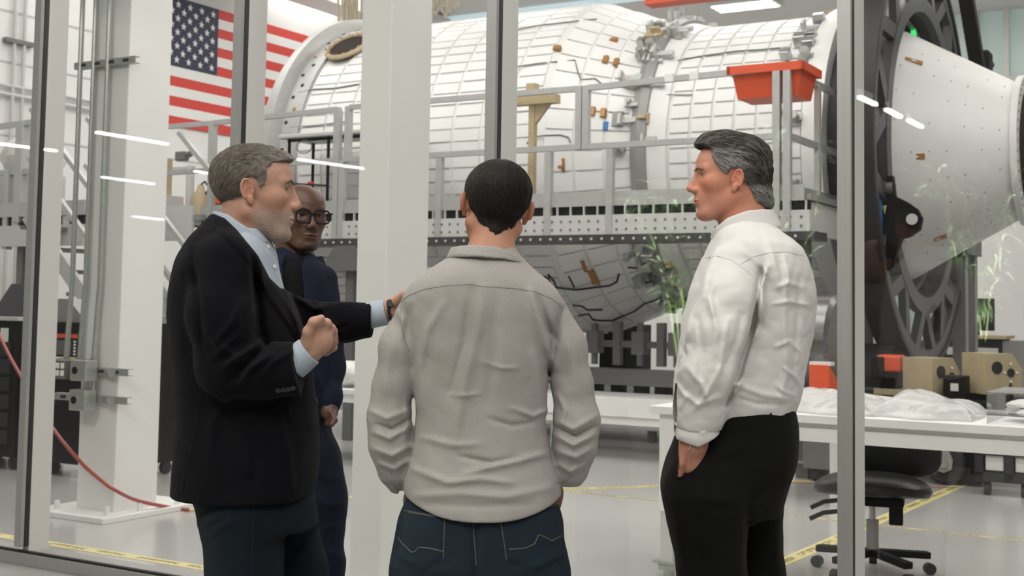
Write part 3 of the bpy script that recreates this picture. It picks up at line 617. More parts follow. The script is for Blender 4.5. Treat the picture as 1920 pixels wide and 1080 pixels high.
for k in range(5):
    sub('key', MB().span((-2.445, 2.40, .93 + k*.024), (-2.42, 2.405, .945 + k*.024)), 'orange', cp, e2); sub('key', MB().span((-2.21, 2.40, .93 + k*.024), (-2.19, 2.405, .945 + k*.024)), 'paint_white', cp, e2)
pts = [atb(px, py, b_) for (px, py, b_) in ((-40, 520, 1.9), (0, 630, 1.7), (43, 712, 1.5), (97, 800, 1.32), (150, 865, 1.24), (190, 901, 1.22), (212, 917, 1.22))] + [ata(250, 936, -.50), ata(290, 946, -.47), ab(atz(330, 953, .014)), ab(atz(356, 956, .014))]
sm_ = []
for i in range(len(pts) - 1):
    p_, a_, b_, n_ = pts[max(i-1, 0)], pts[i], pts[i+1], pts[min(i+2, len(pts)-1)]
    for k in range(6):
        t = k/6; sm_.append(.5*((2*a_) + (b_ - p_)*t + (2*p_ - 5*a_ + 4*b_ - n_)*t*t + (3*a_ - p_ - 3*b_ + n_)*t**3))
hz = T('air_hose', (pts[-1].x, pts[-1].y, 0), 'thin red air hose drooping to the floor beside the left column', 'hose')
MB().tube(sm_ + [pts[-1]], .0115, 8).build('hose', 'hose_red', hz, True); MB().tube([pts[-1], pts[-1] + Vector((.09, .03, 0)), pts[-1] + Vector((.2, .06, 0))], .010, 8).build('coupling', 'tape_yellow', hz, True)
js = T('jack_stand', (.13, 1.45, 0), 'slim dark stand foot on the floor beside the dark blazer', 'stand')
MB().tube([(.13, 1.45, 0), (.13, 1.45, .2)], [.03, .022], 10).build('foot', 'mid_grey', js, True); MB().tube([(.13, 1.45, .2), (.13, 1.45, .5)], .014, 8).build('rod', 'mid_grey', js, True)
# ================================================================ mid hall bench with wrapped parts
def bench(label, a0, a1, b0, b1, z, zt=.04):
    t = T('workbench', ((a0+a1)/2, (b0+b1)/2, 0), label, 'table')
    MB().span((a0, b0, z - zt), (a1, b1, z), bev=.003).build('table_top', 'paint_white', t)
    for a in (a0 + .04, a1 - .04):
        for b in (b0 + .04, b1 - .04): MB().span((a - .03, b - .03, 0), (a + .03, b + .03, z - zt)).build('leg', 'paint_white', t)
    MB().span((a0 + .06, b0 + .02, z - zt - .07), (a1 - .06, b0 + .05, z - zt)).build('apron', 'paint_white', t)
    return t
bench('white workbench in the middle of the hall, half hidden behind the plain column', -1.95, -.3, 4.3, 5.0, .63)
bb = T('plastic_bag', (-1.2, 4.55, .63), 'crumpled clear plastic bag on the mid hall workbench beside the plain column', 'bag')
blob((-1.22, 4.55, .75), (.22, .13, .11), 8, amp=.2).build('film', 'wrap_white', bb, True)
rdp = T('red_part', (-1.14, 4.75, .63), 'red part lying on the mid hall workbench behind the plastic bag', 'part'); MB().lathe([(.63, .10), (.86, .08), (.92, .05), (.92, 0)], (-1.14, 4.85, 0), 'z', 16).build('body', 'red', rdp, True); MB().span((-1.24, 4.76, .8), (-1.08, 4.8, .88)).build('lip', 'red', rdp)
b2 = bench('long low white workbench below the spacecraft, right of the grey shirt person', -.3, 1.9, 5.95, 6.6, .56, .17)
# ================================================================ white work table on the right
tbx = T('work_table', (4.2, 2.1, 0), 'long white work table with plastic bags on it, behind the white shirt person', 'table')
MB().span((2.92, 1.68, .825), (6.3, 2.5, .865), bev=.003).build('table_top', 'paint_white', tbx)
MB().span((2.98, 1.72, .735), (6.2, 1.76, .80)).build('front_rail', 'paint_white', tbx); MB().span((2.98, 2.42, .735), (6.2, 2.46, .80)).build('rear_rail', 'paint_white', tbx); MB().span((2.96, 1.72, .735), (3.0, 2.46, .80)).build('side_rail', 'paint_white', tbx)
for (a, b) in ((3.0, 1.76), (3.0, 2.42), (6.2, 1.76), (6.2, 2.42)):
    lg = MB().span((a - .042, b - .042, .33), (a + .042, b + .042, .825), bev=.003).build('leg', 'paint_white', tbx)
    sub('leg_insert', MB().span((a - .034, b - .034, .06), (a + .034, b + .034, .34)), 'pale_grey', lg, tbx)
    sub('levelling_foot', MB().box((a, b, .075), (.14, .10, .012)).box((a, b, .05), (.09, .07, .03)).tube([(a, b, 0), (a, b, .06)], .03, 10), 'galv', lg, tbx)
def film(name, label, c, sx, sy, h, seed, m='plastic_film', n=40):
    g = np.random.RandomState(seed); vs = []; fs = []
    ph = g.uniform(0, 6.28, 14); kx = g.uniform(-30, 30, 14); ky = g.uniform(-30, 30, 14)
    for j in range(n+1):
        for i in range(n+1):
            u, v = i/n*2 - 1, j/n*2 - 1; e = max(0, 1 - max(abs(u), abs(v))**3); rr_ = 1 + .12*math.sin(5*u + ph[0])*math.cos(4*v + ph[1])
            x, y = u*sx*rr_, v*sy*(1 + .15*math.sin(4*u + ph[2]))
            z = h*e*(.55 + .3*math.sin(3.1*u + ph[3])*math.cos(2.7*v + ph[4])) + .012*e*sum(abs(math.sin(kx[k]*x + ky[k]*y + ph[k])) for k in range(9))/2
            vs.append((c[0] + x, c[1] + y, c[2] + .004 + max(z, 0)))
    for j in range(n):
        for i in range(n): fs.append((j*(n+1)+i, j*(n+1)+i+1, (j+1)*(n+1)+i+1, (j+1)*(n+1)+i))
    t = T(name, c, label, 'bag'); o = MB().add(vs, fs).build('film', m, t, True)
    so = o.modifiers.new('thick', 'SOLIDIFY'); so.thickness = .001
    return t
mat('film_white', (.72, .72, .71), .14, bump=.55, bscale=30, spec=1.0)
MATS['film_white'].node_tree.nodes['Principled BSDF'].inputs['Alpha'].default_value = .38
f1 = film('plastic_bag', 'large crumpled clear plastic bag on the white work table, beside the white shirt person', (3.72, 2.02, .865), .30, .28, .09, 1, 'film_white')
f2 = film('plastic_bag', 'clear plastic bag of thin rods on the white work table, right of the glass mullion', (4.24, 2.0, .865), .24, .24, .11, 5, 'film_white')
f3 = T('rolled_sheet', (3.95, 2.3, .865), 'white folded sheet under the plastic bags on the work table', 'sheet'); MB().prism([(3.5, .866), (4.28, .866), (4.2, .90), (3.6, .95)], 'y', 2.2, 2.42).build('sheet', 'wrap_white', f3)
for k in range(4):
    solo('metal_rod', MB().tube([(4.2, 2.29 + k*.045, .8735), (4.95, 2.275 + k*.045, .8735)], .008, 8), 'steel', (4.3, 2.29 + k*.045, .865), f'thin metal rod on the work table by the clear box, {("nearest", "second", "third", "farthest")[k]} of four', 'rod', 'thin metal rods on the table', smooth=True)
bx = T('acrylic_box', (4.85, 1.95, .865), 'clear acrylic box on the white work table at the right edge', 'box')
for p, q in (((4.545, 1.76, .866), (4.55, 2.25, 1.0)), ((4.55, 1.76, .866), (5.2, 1.766, 1.0)), ((4.55, 2.244, .866), (5.2, 2.25, 1.0)), ((5.2, 1.76, .866), (5.206, 2.25, 1.0)), ((4.545, 1.76, 1.0), (5.206, 2.25, 1.008))): MB().span(p, q).build('wall', 'acrylic', bx)
rg = T('white_cloth', (4.85, 2.0, .87), 'crumpled white cloth wipes inside the clear acrylic box', 'cloth'); blob((4.87, 2.0, .925), (.27, .19, .052), 12, 26, 16, .22).build('cloth', 'wrap_white', rg, True)
# ---- chair
ch = T('office_chair', (3.86, 2.42, 0), 'black swivel chair tucked behind the white work table', 'chair', rot=math.radians(12))
def L(): return MB(True)
st_ = L()
def cushion(c, s, n=22, m=12, p=3.2, droop=0.):
    vs = []; fs = []
    for j in range(m+1):
        q = -math.pi/2 + math.pi*j/m
        for i in range(n):
            t = 2*math.pi*i/n; cp_ = lambda v, e: math.copysign(abs(v)**e, v)
            x = cp_(math.cos(q), 2/p)*cp_(math.cos(t), 2/p); y = cp_(math.cos(q), 2/p)*cp_(math.sin(t), 2/p); z = cp_(math.sin(q), 2/p)
            vs.append((c[0] + s[0]*x, c[1] + s[1]*y, c[2] + s[2]*z - droop*abs(x)**3))
    for j in range(m):
        for i in range(n): fs.append((j*n+i, j*n+(i+1) % n, (j+1)*n+(i+1) % n, (j+1)*n+i))
    return vs, fs
L().add(*cushion((0, 0, .465), (.30, .25, .055), p=2.6, droop=.03)).build('seat', 'leather_black', ch, True)
L().add(*cushion((.12, .27, .63), (.23, .045, .16), p=3.5)).build('backrest', 'leather_black', ch, True)
L().bar((.08, .2, .40), (.09, .29, .58), .05, .02).build('back_bar', 'black', ch)
L().box((.06, 0, .385), (.2, .2, .05), bev=.01).box((.12, -.06, .32), (.07, .05, .10), bev=.008).build('mechanism', 'black', ch)
L().tube([(0, 0, .12), (0, 0, .28)], .032, 14).build('column_sleeve', 'mid_grey', ch, True); L().tube([(0, 0, .28), (0, 0, .40)], .018, 12).build('gas_lift', 'steel', ch, True)
for s_ in (0, .05): L().tube([(-.12, -.02 - s_, .38 - s_), (-.24, -.05 - s_, .365 - s_), (-.31, -.06 - s_, .33 - s_)], .012, 8).build('lever', 'black', ch, True)
for k in range(5):
    t = 2*math.pi*k/5 + .35; p = Vector((.30*math.cos(t), .30*math.sin(t), .10))
    lg = L().bar((0, 0, .115), p, .055, .035, bev=.006).build('leg', 'black', ch)
    L().tube([p + Vector((-.02*math.sin(t), .02*math.cos(t), -.07)), p + Vector((.02*math.sin(t), -.02*math.cos(t), -.07))], .03, 14).build('caster', 'rubber', lg, True)
# ================================================================ carts and gear behind the table
ct = T('lifting_cart', (3.2, 6.6, 0), 'low grey lifting cart on a big rubber caster, behind the white work table', 'cart')
MB().span((1.9, 6.2, .40), (4.6, 7.1, .64)).build('frame', 'charcoal', ct); MB().span((2.0, 6.15, .30), (2.9, 6.3, .42)).build('side_bar', 'paint_white', ct)
MB().lathe([(6.15, 0), (6.15, .14), (6.17, .16), (6.24, .16), (6.26, .14), (6.26, 0)], (3.46, 0, .165), 'y', 32).build('caster_wheel', 'rubber', ct, True)
MB().prism([(3.26, .42), (3.44, .42), (3.53, .20), (3.52, .13), (3.46, .10), (3.40, .12)], 'y', 6.11, 6.14).build('caster_fork', 'mid_grey', ct); MB().tube([(3.465, 6.09, .165), (3.465, 6.12, .165)], .025, 8).build('axle_nut', 'steel', ct, True)
MB().lathe([(6.3, 0), (6.3, .15), (6.4, .15), (6.4, 0)], (3.56, 0, .155), 'y', 28).build('caster_wheel', 'charcoal', ct, True)
MB().span((3.60, 6.2, .02), (3.72, 6.5, .42)).build('stop_block', 'black', ct)
MB().span((2.35, 6.1, .12), (2.75, 6.3, .42)).build('corner_bracket', 'paint_white', ct); MB().bar((1.6, 6.15, .16), (2.7, 6.15, .17), .05, .06).build('pipe', 'pale_grey', ct); MB().tube([(2.0, 5.95, .12), (2.0, 6.1, .12)], .07, 18).build('end_wheel', 'paint_white', ct, True)
MB().tube([(1.97, 5.93, .12), (2.0, 5.95, .12)], .05, 18).build('wheel_cap', 'mid_grey', ct, True)
cr = T('bin_rack', (4.05, 5.9, 0), 'black wheeled rack with white bins showing through square openings, at the right edge', 'rack')
a0_, a1_ = 3.76, 4.65; mb = MB()
for z in (.14, .335, .53): mb.span((a0_, 5.75, z - .035), (a1_, 5.78, z + .035))
for k in range(5): mb.span((a0_ + k*.2125 - .0, 5.75, .11), (a0_ + k*.2125 + .06, 5.78, .56))
mb.build('grille', 'charcoal', cr); MB().span((a0_, 5.80, .11), (a1_, 6.1, .56)).build('body', 'charcoal', cr)
for i in range(4):
    for z in (.185, .38): MB().span((a0_ + .07 + i*.2125, 5.785, z), (a0_ + .20 + i*.2125, 5.80, z + .115), bev=.006).build('bin', 'paint_white', cr)
for a in (3.84, 4.1, 4.5): MB().lathe([(-.02, 0), (-.02, .05), (.02, .05), (.02, 0)], (a, 5.82, .05), 'x', 16).build('caster', 'rubber', cr, True)
def foam_block(label, a, b, z, s, rot):
    t = T('foam_block', (a, b, z), label, 'block', rot=rot)
    L().prism([(-.17, 0), (.02, 0), (.06, .12), (.10, 0), (.17, 0), (.17, .20), (.08, .32), (-.17, .32)], 'y', -.15, .15).build('body', 'tan', t)
    L().lathe([(-.156, 0), (-.156, .05), (-.15, .05)], (-.07, 0, .21), 'y', 18).build('hole', 'charcoal', t); L().lathe([(-.156, 0), (-.156, .035), (-.15, .035)], (.06, 0, .17), 'y', 18).build('hole', 'charcoal', t)
    for (x, z_) in ((.0, .17), (.12, .17), (.06, .24), (.06, .10)): L().lathe([(-.158, 0), (-.158, .01), (-.15, .01)], (x, 0, z_), 'y', 8).build('stud', 'paint_white', t)
    return t
solo('gear_tray', MB().span((2.6, 6.15, .641), (4.4, 6.95, .67)), 'black', (3.4, 6.5, .64), 'black tray on the lifting cart under the tan blocks', 'tray')
foam_block('tan shaped block with dark holes on the cart, left one beside the orange tool', 3.30, 6.45, .671, 1, math.radians(62))
foam_block('tan shaped block with dark holes on the cart, right one in front of the drawers', 3.76, 6.5, .72, 1, math.radians(48)).o.rotation_euler[1] = .0
solo('spacer_block', MB().span((3.6, 6.4, .671), (3.9, 6.65, .719)), 'black', (3.76, 6.5, .671), 'black spacer under the right tan block on the cart', 'block')
ot = T('orange_tool', (2.95, 6.45, .671), 'orange and black power tool standing on the cart, left of the tan blocks', 'tool')
MB().span((2.86, 6.4, .86), (3.06, 6.6, 1.0), bev=.02).build('housing', 'orange', ot); MB().span((2.82, 6.38, .80), (2.93, 6.6, .985), bev=.015).build('grip', 'black', ot); MB().span((2.88, 6.42, .70), (3.04, 6.58, .86)).build('motor', 'black', ot); MB().span((2.84, 6.4, .671), (3.1, 6.6, .72)).build('base', 'tan', ot)
bc = T('battery_case', (3.55, 6.3, .671), 'black battery case on the cart between the tan blocks', 'case'); MB().span((3.44, 6.2, .671), (3.62, 6.35, .86), bev=.01).build('body', 'black', bc); MB().span((3.50, 6.19, .74), (3.56, 6.2, .80)).build('label_plate', 'pale_grey', bc)
gb = cabinet('grey steel box with a pale green side, behind the right mullion', 2.45, 2.78, 5.72, 6.08, .68, 'mid_grey')
# metal drum on an orange cradle
dr = T('metal_drum', (2.7, 4.8, .7), 'dark brushed metal drum resting on the orange cradle behind the white shirt', 'drum')
mat('brushed', (.20, .20, .198), .3, .8, var=.25, vscale=8, stretch=(.3, 4, 4))
MB().lathe([(2.2, 0), (2.2, .33), (2.24, .36), (2.95, .36), (2.98, .33), (2.98, 0)], (0, 4.95, 1.12), 'x', 48).build('shell', 'brushed', dr, True); MB().span((2.45, 4.60, 1.15), (2.62, 4.64, 1.26)).build('blue_tag', 'blue', dr)
oc = T('orange_cradle', (2.8, 4.8, 0), 'orange cradle blocks on a low stand under the metal drum', 'cradle')
for a in (2.35, 2.95):
    MB().prism([(4.5, .66), (5.4, .66), (5.4, .98), (5.25, .90), (5.1, .78), (4.95, .75), (4.8, .78), (4.66, .90), (4.5, .98)], 'x', a - .07, a + .07).build('saddle', 'orange', oc)
    for b in (4.52, 5.3): MB().span((a - .075, b, .975), (a + .075, b + .1, 1.0)).build('pad', 'paint_white', oc)
MB().span((2.2, 4.5, .60), (3.1, 5.4, .66)).build('tray', 'pale_grey', oc)
for (a, b) in ((2.25, 4.55), (3.05, 4.55), (2.25, 5.35), (3.05, 5.35)): MB().span((a - .03, b - .03, 0), (a + .03, b + .03, .6)).build('leg', 'pale_grey', oc)
# tool chest, monitor and far bench
tc_ = T('tool_chest', (2.6, 13.5, 0), 'black tool chest with pale drawer fronts against the back, at far right', 'cabinet')
MB().span((1.6, 13.2, 0), (2.75, 13.8, 1.02), bev=.01).build('body', 'charcoal', tc_); MB().span((2.75, 13.2, 0), (2.95, 13.8, 1.0)).build('side_locker', 'mid_grey', tc_)
for k in range(6): MB().span((1.66, 13.17, .10 + k*.14), (2.7, 13.2, .20 + k*.14)).build('drawer', 'pale_grey' if k % 2 else 'mid_grey', tc_)
MB().span((1.6, 13.15, 1.02), (2.8, 13.85, 1.06)).build('wood_top', 'wood', tc_)
mo = T('monitor', (2.35, 13.5, 1.06), 'black computer monitor on the tool chest at far right', 'monitor'); MB().span((2.15, 13.5, 1.12), (2.6, 13.56, 1.55), bev=.01).build('screen', 'screen', mo); MB().bar((2.38, 13.53, 1.06), (2.38, 13.53, 1.2), .06, .03).build('stand', 'black', mo)
fbn = bench('long dark workbench along the back of the hall behind the turning ring', -.6, 1.5, 13.2, 13.9, .92); MB().span((-.6, 13.15, .5), (1.5, 13.2, .9)).build('skirt', 'charcoal', fbn)
for k, (a, s_) in enumerate(((0.1, .3), (.55, .22), (1.1, .35))):
    t = T('equipment_box', (a, 13.5, .92), ('dark equipment box on the back workbench, nearest the mullion', 'small dark equipment box in the middle of the back workbench', 'taller dark equipment box on the back workbench beside the tool chest')[k], 'box')
    MB().span((a - s_/2, 13.4, .92), (a + s_/2, 13.7, 1.2 + .06*k), bev=.02).build('body', 'charcoal', t); MB().span((a - s_/3, 13.38, 1.0), (a + s_/3, 13.4, 1.1)).build('front_plate', 'mid_grey', t)
hk = T('coat_rail', (3.3, 19.95, 1.4), 'row of small black hooks on the white back wall at far right', 'hooks')
MB().span((2.0, 19.96, 1.36), (4.2, 20.0, 1.40)).build('rail', 'pale_grey', hk)
for k in range(12): MB().box((2.1 + k*.18, 19.94, 1.38), (.06, .05, .06)).build('hook', 'charcoal', hk)
# green screened partition seen between the white shirt and the mullion
gp = T('partition_screen', (2.2, 10.6, 0), 'pale green glass screen with dark posts below the platform, left of the right mullion', 'screen')
for k in range(3): MB().span((1.2 + k*.42, 11.0, .9), (1.58 + k*.42, 11.03, 1.95)).build('pane', 'pane_pale', gp)
for k in range(4): MB().span((1.16 + k*.42, 10.98, 0), (1.2 + k*.42, 11.05, 2.1)).build('post', 'charcoal', gp)
# ================================================================ overhead
cg = T('crane_girder', (-7.9, 12, 6.4), 'white bridge crane girder below the ceiling at upper left', 'girder'); MB().span((-8.1, 9, 6.42), (-7.7, 20, 6.85)).build('web', 'wall_paint', cg); MB().span((-8.2, 9, 6.36), (-7.6, 20, 6.42)).build('flange', 'paint_white', cg)
MB().span((-7.0, 12.2, 5.55), (-6.85, 12.4, 6.4)).build('hoist_bracket', 'dark_grey', cg)
crb = T('crane_beam', (0, 13.2, 5.9), 'orange and black striped crane beam high behind the spacecraft', 'beam'); MB().span((-2.3, 13, 5.93), (4, 13.3, 5.99)).build('orange_flange', 'orange', crb); MB().span((-2.3, 13.05, 5.99), (4, 13.25, 6.4)).build('web', 'charcoal', crb)
MB().span((-2.3, 12.9, 6.4), (4, 13.4, 6.5)).build('top_flange', 'orange', crb)
ls = T('light_strip', (-4, 16, 6.86), 'pale blue light strip high on the ceiling behind the spacecraft', 'lamp'); MB().span((-8, 15.9, 6.82), (-3.3, 16.1, 6.895)).build('diffuser', 'bluewhite', ls)
for k, (a, b, n) in enumerate(((-4.8, 9.0, 5), (-3.35, 9.0, 6))):
    rp = T('rope_coil', (a, b, 5), ('beige lifting slings hanging in loops above the left end of the hull', 'bunch of beige lifting slings hanging above the hull beside the plain column')[k], 'slings')
    for i in range(n):
        x = a - .18 + i*.07; MB().tube([(x, b, 6.85), (x, b, 5.5), (x + .03, b, 5.1 + .06*(i % 3)), (x + .08, b, 5.0 + .06*(i % 3)), (x + .12, b, 5.15), (x + .12, b, 6.85)], .016, 6).build('sling', 'beige_rope', rp, True)
k = 0
for b in (5.5, 12.4, 17.4):
    for a in (-5, -2.3, .2, 3.5):
        wh = ('near', 'middle', 'far')[(b > 10) + (b > 15)] + ' row, ' + ('leftmost', 'second from left', 'second from right', 'rightmost')[(-5, -2.3, .2, 3.5).index(a)]
        lt = T('ceiling_light', (a, b, 6.85), f'recessed hall ceiling light with three tubes, {wh}', 'ceiling light', 'hall ceiling lights')
        MB().span((a - .62, b - .32, 6.84), (a + .62, b + .32, 6.899)).build('tray', 'wall_paint', lt)
        for j in (-.2, 0, .2): MB().span((a - .56, b + j - .045, 6.825), (a + .56, b + j + .045, 6.84)).build('tube', 'lamp', lt)
# ================================================================ lobby: linear lamps and planters that mirror in the glass
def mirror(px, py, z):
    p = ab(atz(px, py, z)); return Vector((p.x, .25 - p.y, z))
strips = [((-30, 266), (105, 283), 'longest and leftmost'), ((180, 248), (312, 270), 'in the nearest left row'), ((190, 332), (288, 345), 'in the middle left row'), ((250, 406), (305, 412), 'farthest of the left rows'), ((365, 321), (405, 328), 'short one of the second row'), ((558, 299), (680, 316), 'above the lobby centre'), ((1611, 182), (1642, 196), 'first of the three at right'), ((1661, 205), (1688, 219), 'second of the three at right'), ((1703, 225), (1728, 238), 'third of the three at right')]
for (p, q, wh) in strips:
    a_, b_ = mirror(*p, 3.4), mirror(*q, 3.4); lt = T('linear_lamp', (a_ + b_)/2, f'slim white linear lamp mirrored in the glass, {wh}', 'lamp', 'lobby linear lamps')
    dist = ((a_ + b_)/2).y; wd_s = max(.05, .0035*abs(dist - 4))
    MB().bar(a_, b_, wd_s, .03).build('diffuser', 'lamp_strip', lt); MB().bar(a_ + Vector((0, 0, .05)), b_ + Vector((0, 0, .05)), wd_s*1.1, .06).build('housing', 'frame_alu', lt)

def plant(label, a, b, zt, n, seed):
    g = random.Random(seed); t = T('potted_bamboo', (a, b, 0), label, 'plant', 'lobby plants')
    MB().lathe([(0, 0), (0, .18), (.5, .24), (.5, .2), (.45, .0)], (a, b, 0), 'z', 24).build('planter', 'charcoal', t, True); lf = MB()
    for k in range(7):
        x, y = a + g.uniform(-.14, .14), b + g.uniform(-.14, .14); lx, ly = g.uniform(-.35, .35), g.uniform(-.35, .35); st = [Vector((x + lx*u*u, y + ly*u*u, .45 + (zt - .45)*u)) for u in (0, .25, .5, .75, 1)]
        MB().tube(st, .009, 6).build('stem', 'leaf_stem', t, True)
        for j in range(n):
            u = g.uniform(.45, 1.0); p = Vector((x + lx*u*u, y + ly*u*u, .45 + (zt - .45)*u)); d = Vector((g.uniform(-1, 1), g.uniform(-1, 1), g.uniform(-.7, .5))).normalized(); l = g.uniform(.16, .30); s_ = d.cross(Vector((0, 0, 1))).normalized()*g.uniform(.014, .026)
            q1, q2, q3 = p + d*l*.35 + Vector((0, 0, .01)), p + d*l*.7, p + d*l - Vector((0, 0, .05)); lf.add([p, q1 + s_, q1 - s_, q2 + s_*.8, q2 - s_*.8, q3], [(0, 1, 2), (1, 3, 4, 2), (3, 5, 4)])
    o = lf.build('leaves', 'leaf', t); o['kind'] = 'stuff'
    l = bpy.data.lights.new('leaf_fill_spot', 'SPOT'); l.energy = 10000; l.spot_size = math.radians(62); l.spot_blend = .5; l.color = (1, .99, .95); lo_ = bpy.data.objects.new('leaf_fill_spot', l); C.objects.link(lo_); lo_.location = w(a + .12, b + .55, .55); d = w(a, b, zt - .45) - lo_.location; lo_.rotation_euler = d.to_track_quat('-Z', 'Y').to_euler()  # spot added to brighten the leaves so their reflection shows in the glass
    MB().tube([(a + .12, b + .55, 0), (a + .12, b + .55, .5)], .05, 10).build('fill_spot_housing', 'charcoal', t, True)  # post made up to go with the added leaf spot
mat('leaf', (.46, .60, .36), .3, var=.3, vscale=8); mat('leaf_stem', (.20, .28, .10), .5)
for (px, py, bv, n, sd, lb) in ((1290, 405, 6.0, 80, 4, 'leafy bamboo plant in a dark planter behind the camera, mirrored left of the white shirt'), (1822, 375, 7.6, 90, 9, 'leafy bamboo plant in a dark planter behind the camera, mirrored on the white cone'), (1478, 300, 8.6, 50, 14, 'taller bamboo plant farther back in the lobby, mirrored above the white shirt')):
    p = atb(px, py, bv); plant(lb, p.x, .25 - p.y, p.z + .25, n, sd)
# ================================================================ implicit surfaces for people
f32 = np.float32
def smin(a, b, k):
    h = np.clip(.5 + .5*(b - a)/k, 0, 1); return b + (a - b)*h - k*h*(1 - h)
def smax(a, b, k): return -smin(-a, -b, k)
def seg(P, a, b):
    a = np.asarray(a, f32); b = np.asarray(b, f32); ba = b - a; pa = P - a
    t = np.clip(pa @ ba / max(float(ba @ ba), 1e-9), 0, 1); return np.linalg.norm(pa - t[:, None]*ba, axis=1), t
def cone(P, a, b, ra, rb):
    d, t = seg(P, a, b); return d - (ra + (rb - ra)*t)
def chain(P, pts, rs, k=.02):
    d = None
    for i in range(len(pts) - 1):
        c = cone(P, pts[i], pts[i+1], rs[i], rs[i+1]); d = c if d is None else smin(d, c, k)
    return d
def ell(P, c, r, R=None):
    q = P - np.asarray(c, f32)
    if R is not None: q = q @ np.asarray(R, f32)
    r = np.asarray(r, f32); k0 = np.linalg.norm(q/r, axis=1); k1 = np.linalg.norm(q/(r*r), axis=1); return k0*(k0 - 1)/np.maximum(k1, 1e-6)
def cubic(ts, xs, ys):
    xs = np.asarray(xs, float); ys = np.asarray(ys, float); m = np.gradient(ys, xs); i = np.clip(np.searchsorted(xs, ts) - 1, 0, len(xs) - 2)
    h = xs[i+1] - xs[i]; t = np.clip((ts - xs[i])/h, 0, 1); a, b = ys[i], ys[i+1]
    return a*(1 + 2*t)*(1 - t)**2 + h*m[i]*t*(1 - t)**2 + b*t*t*(3 - 2*t) - h*m[i+1]*t*t*(1 - t)
def loft(P, rows, n=2.3, yaw=0.):          # rows: z, cx, cy, rx, ry
    rows = sorted(rows); z = [r[0] for r in rows]; zz = np.linspace(z[0], z[-1], 80); tab = [cubic(zz, z, [r[k] for r in rows]) for k in range(1, 5)]
    cx, cy, rx, ry = [np.interp(P[:, 2], zz, t).astype(f32) for t in tab]
    x, y = P[:, 0] - cx, P[:, 1] - cy
    if yaw: c, s = math.cos(yaw), math.sin(yaw); x, y = x*c + y*s, -x*s + y*c
    k = (np.abs(x/rx)**n + np.abs(y/ry)**n)**(1/n); d = (k - 1)*np.minimum(rx, ry)
    return np.maximum(d, np.maximum(P[:, 2] - z[-1], z[0] - P[:, 2]))
def folds(P, d, lst):                       # each: polyline, height (+ridge, -groove), width
    for pts, h, wd in lst:
        m = None
        for i in range(len(pts) - 1):
            e, t = seg(P, pts[i], pts[i+1]); tt = (i + t)/(len(pts) - 1)
            g = np.exp(-(e/wd)**2)*np.sin(np.pi*np.clip(tt*.86 + .07, 0, 1))**.5
            m = g if m is None else np.maximum(m, g)
        d = d - h*m
    return d
def ripple(P, seed, scale, amp, aniso=(1, 1, 1), n=7):
    g = np.random.RandomState(seed); out = np.zeros(len(P), f32); A_ = np.asarray(aniso, f32)
    for i in range(n):
        k = g.normal(size=3).astype(f32)*A_; k *= scale*g.uniform(.6, 1.6)/max(np.linalg.norm(k), 1e-6)
        wv = P @ k + g.uniform(0, 6.28); wv = wv + .9*np.sin(P @ (g.normal(size=3)*scale*.5).astype(f32) + g.uniform(0, 6))
        out += (1 - np.abs(np.sin(wv*.5))**.8*2 + .3) if i % 2 else np.sin(wv)
    return out*amp/n**.5
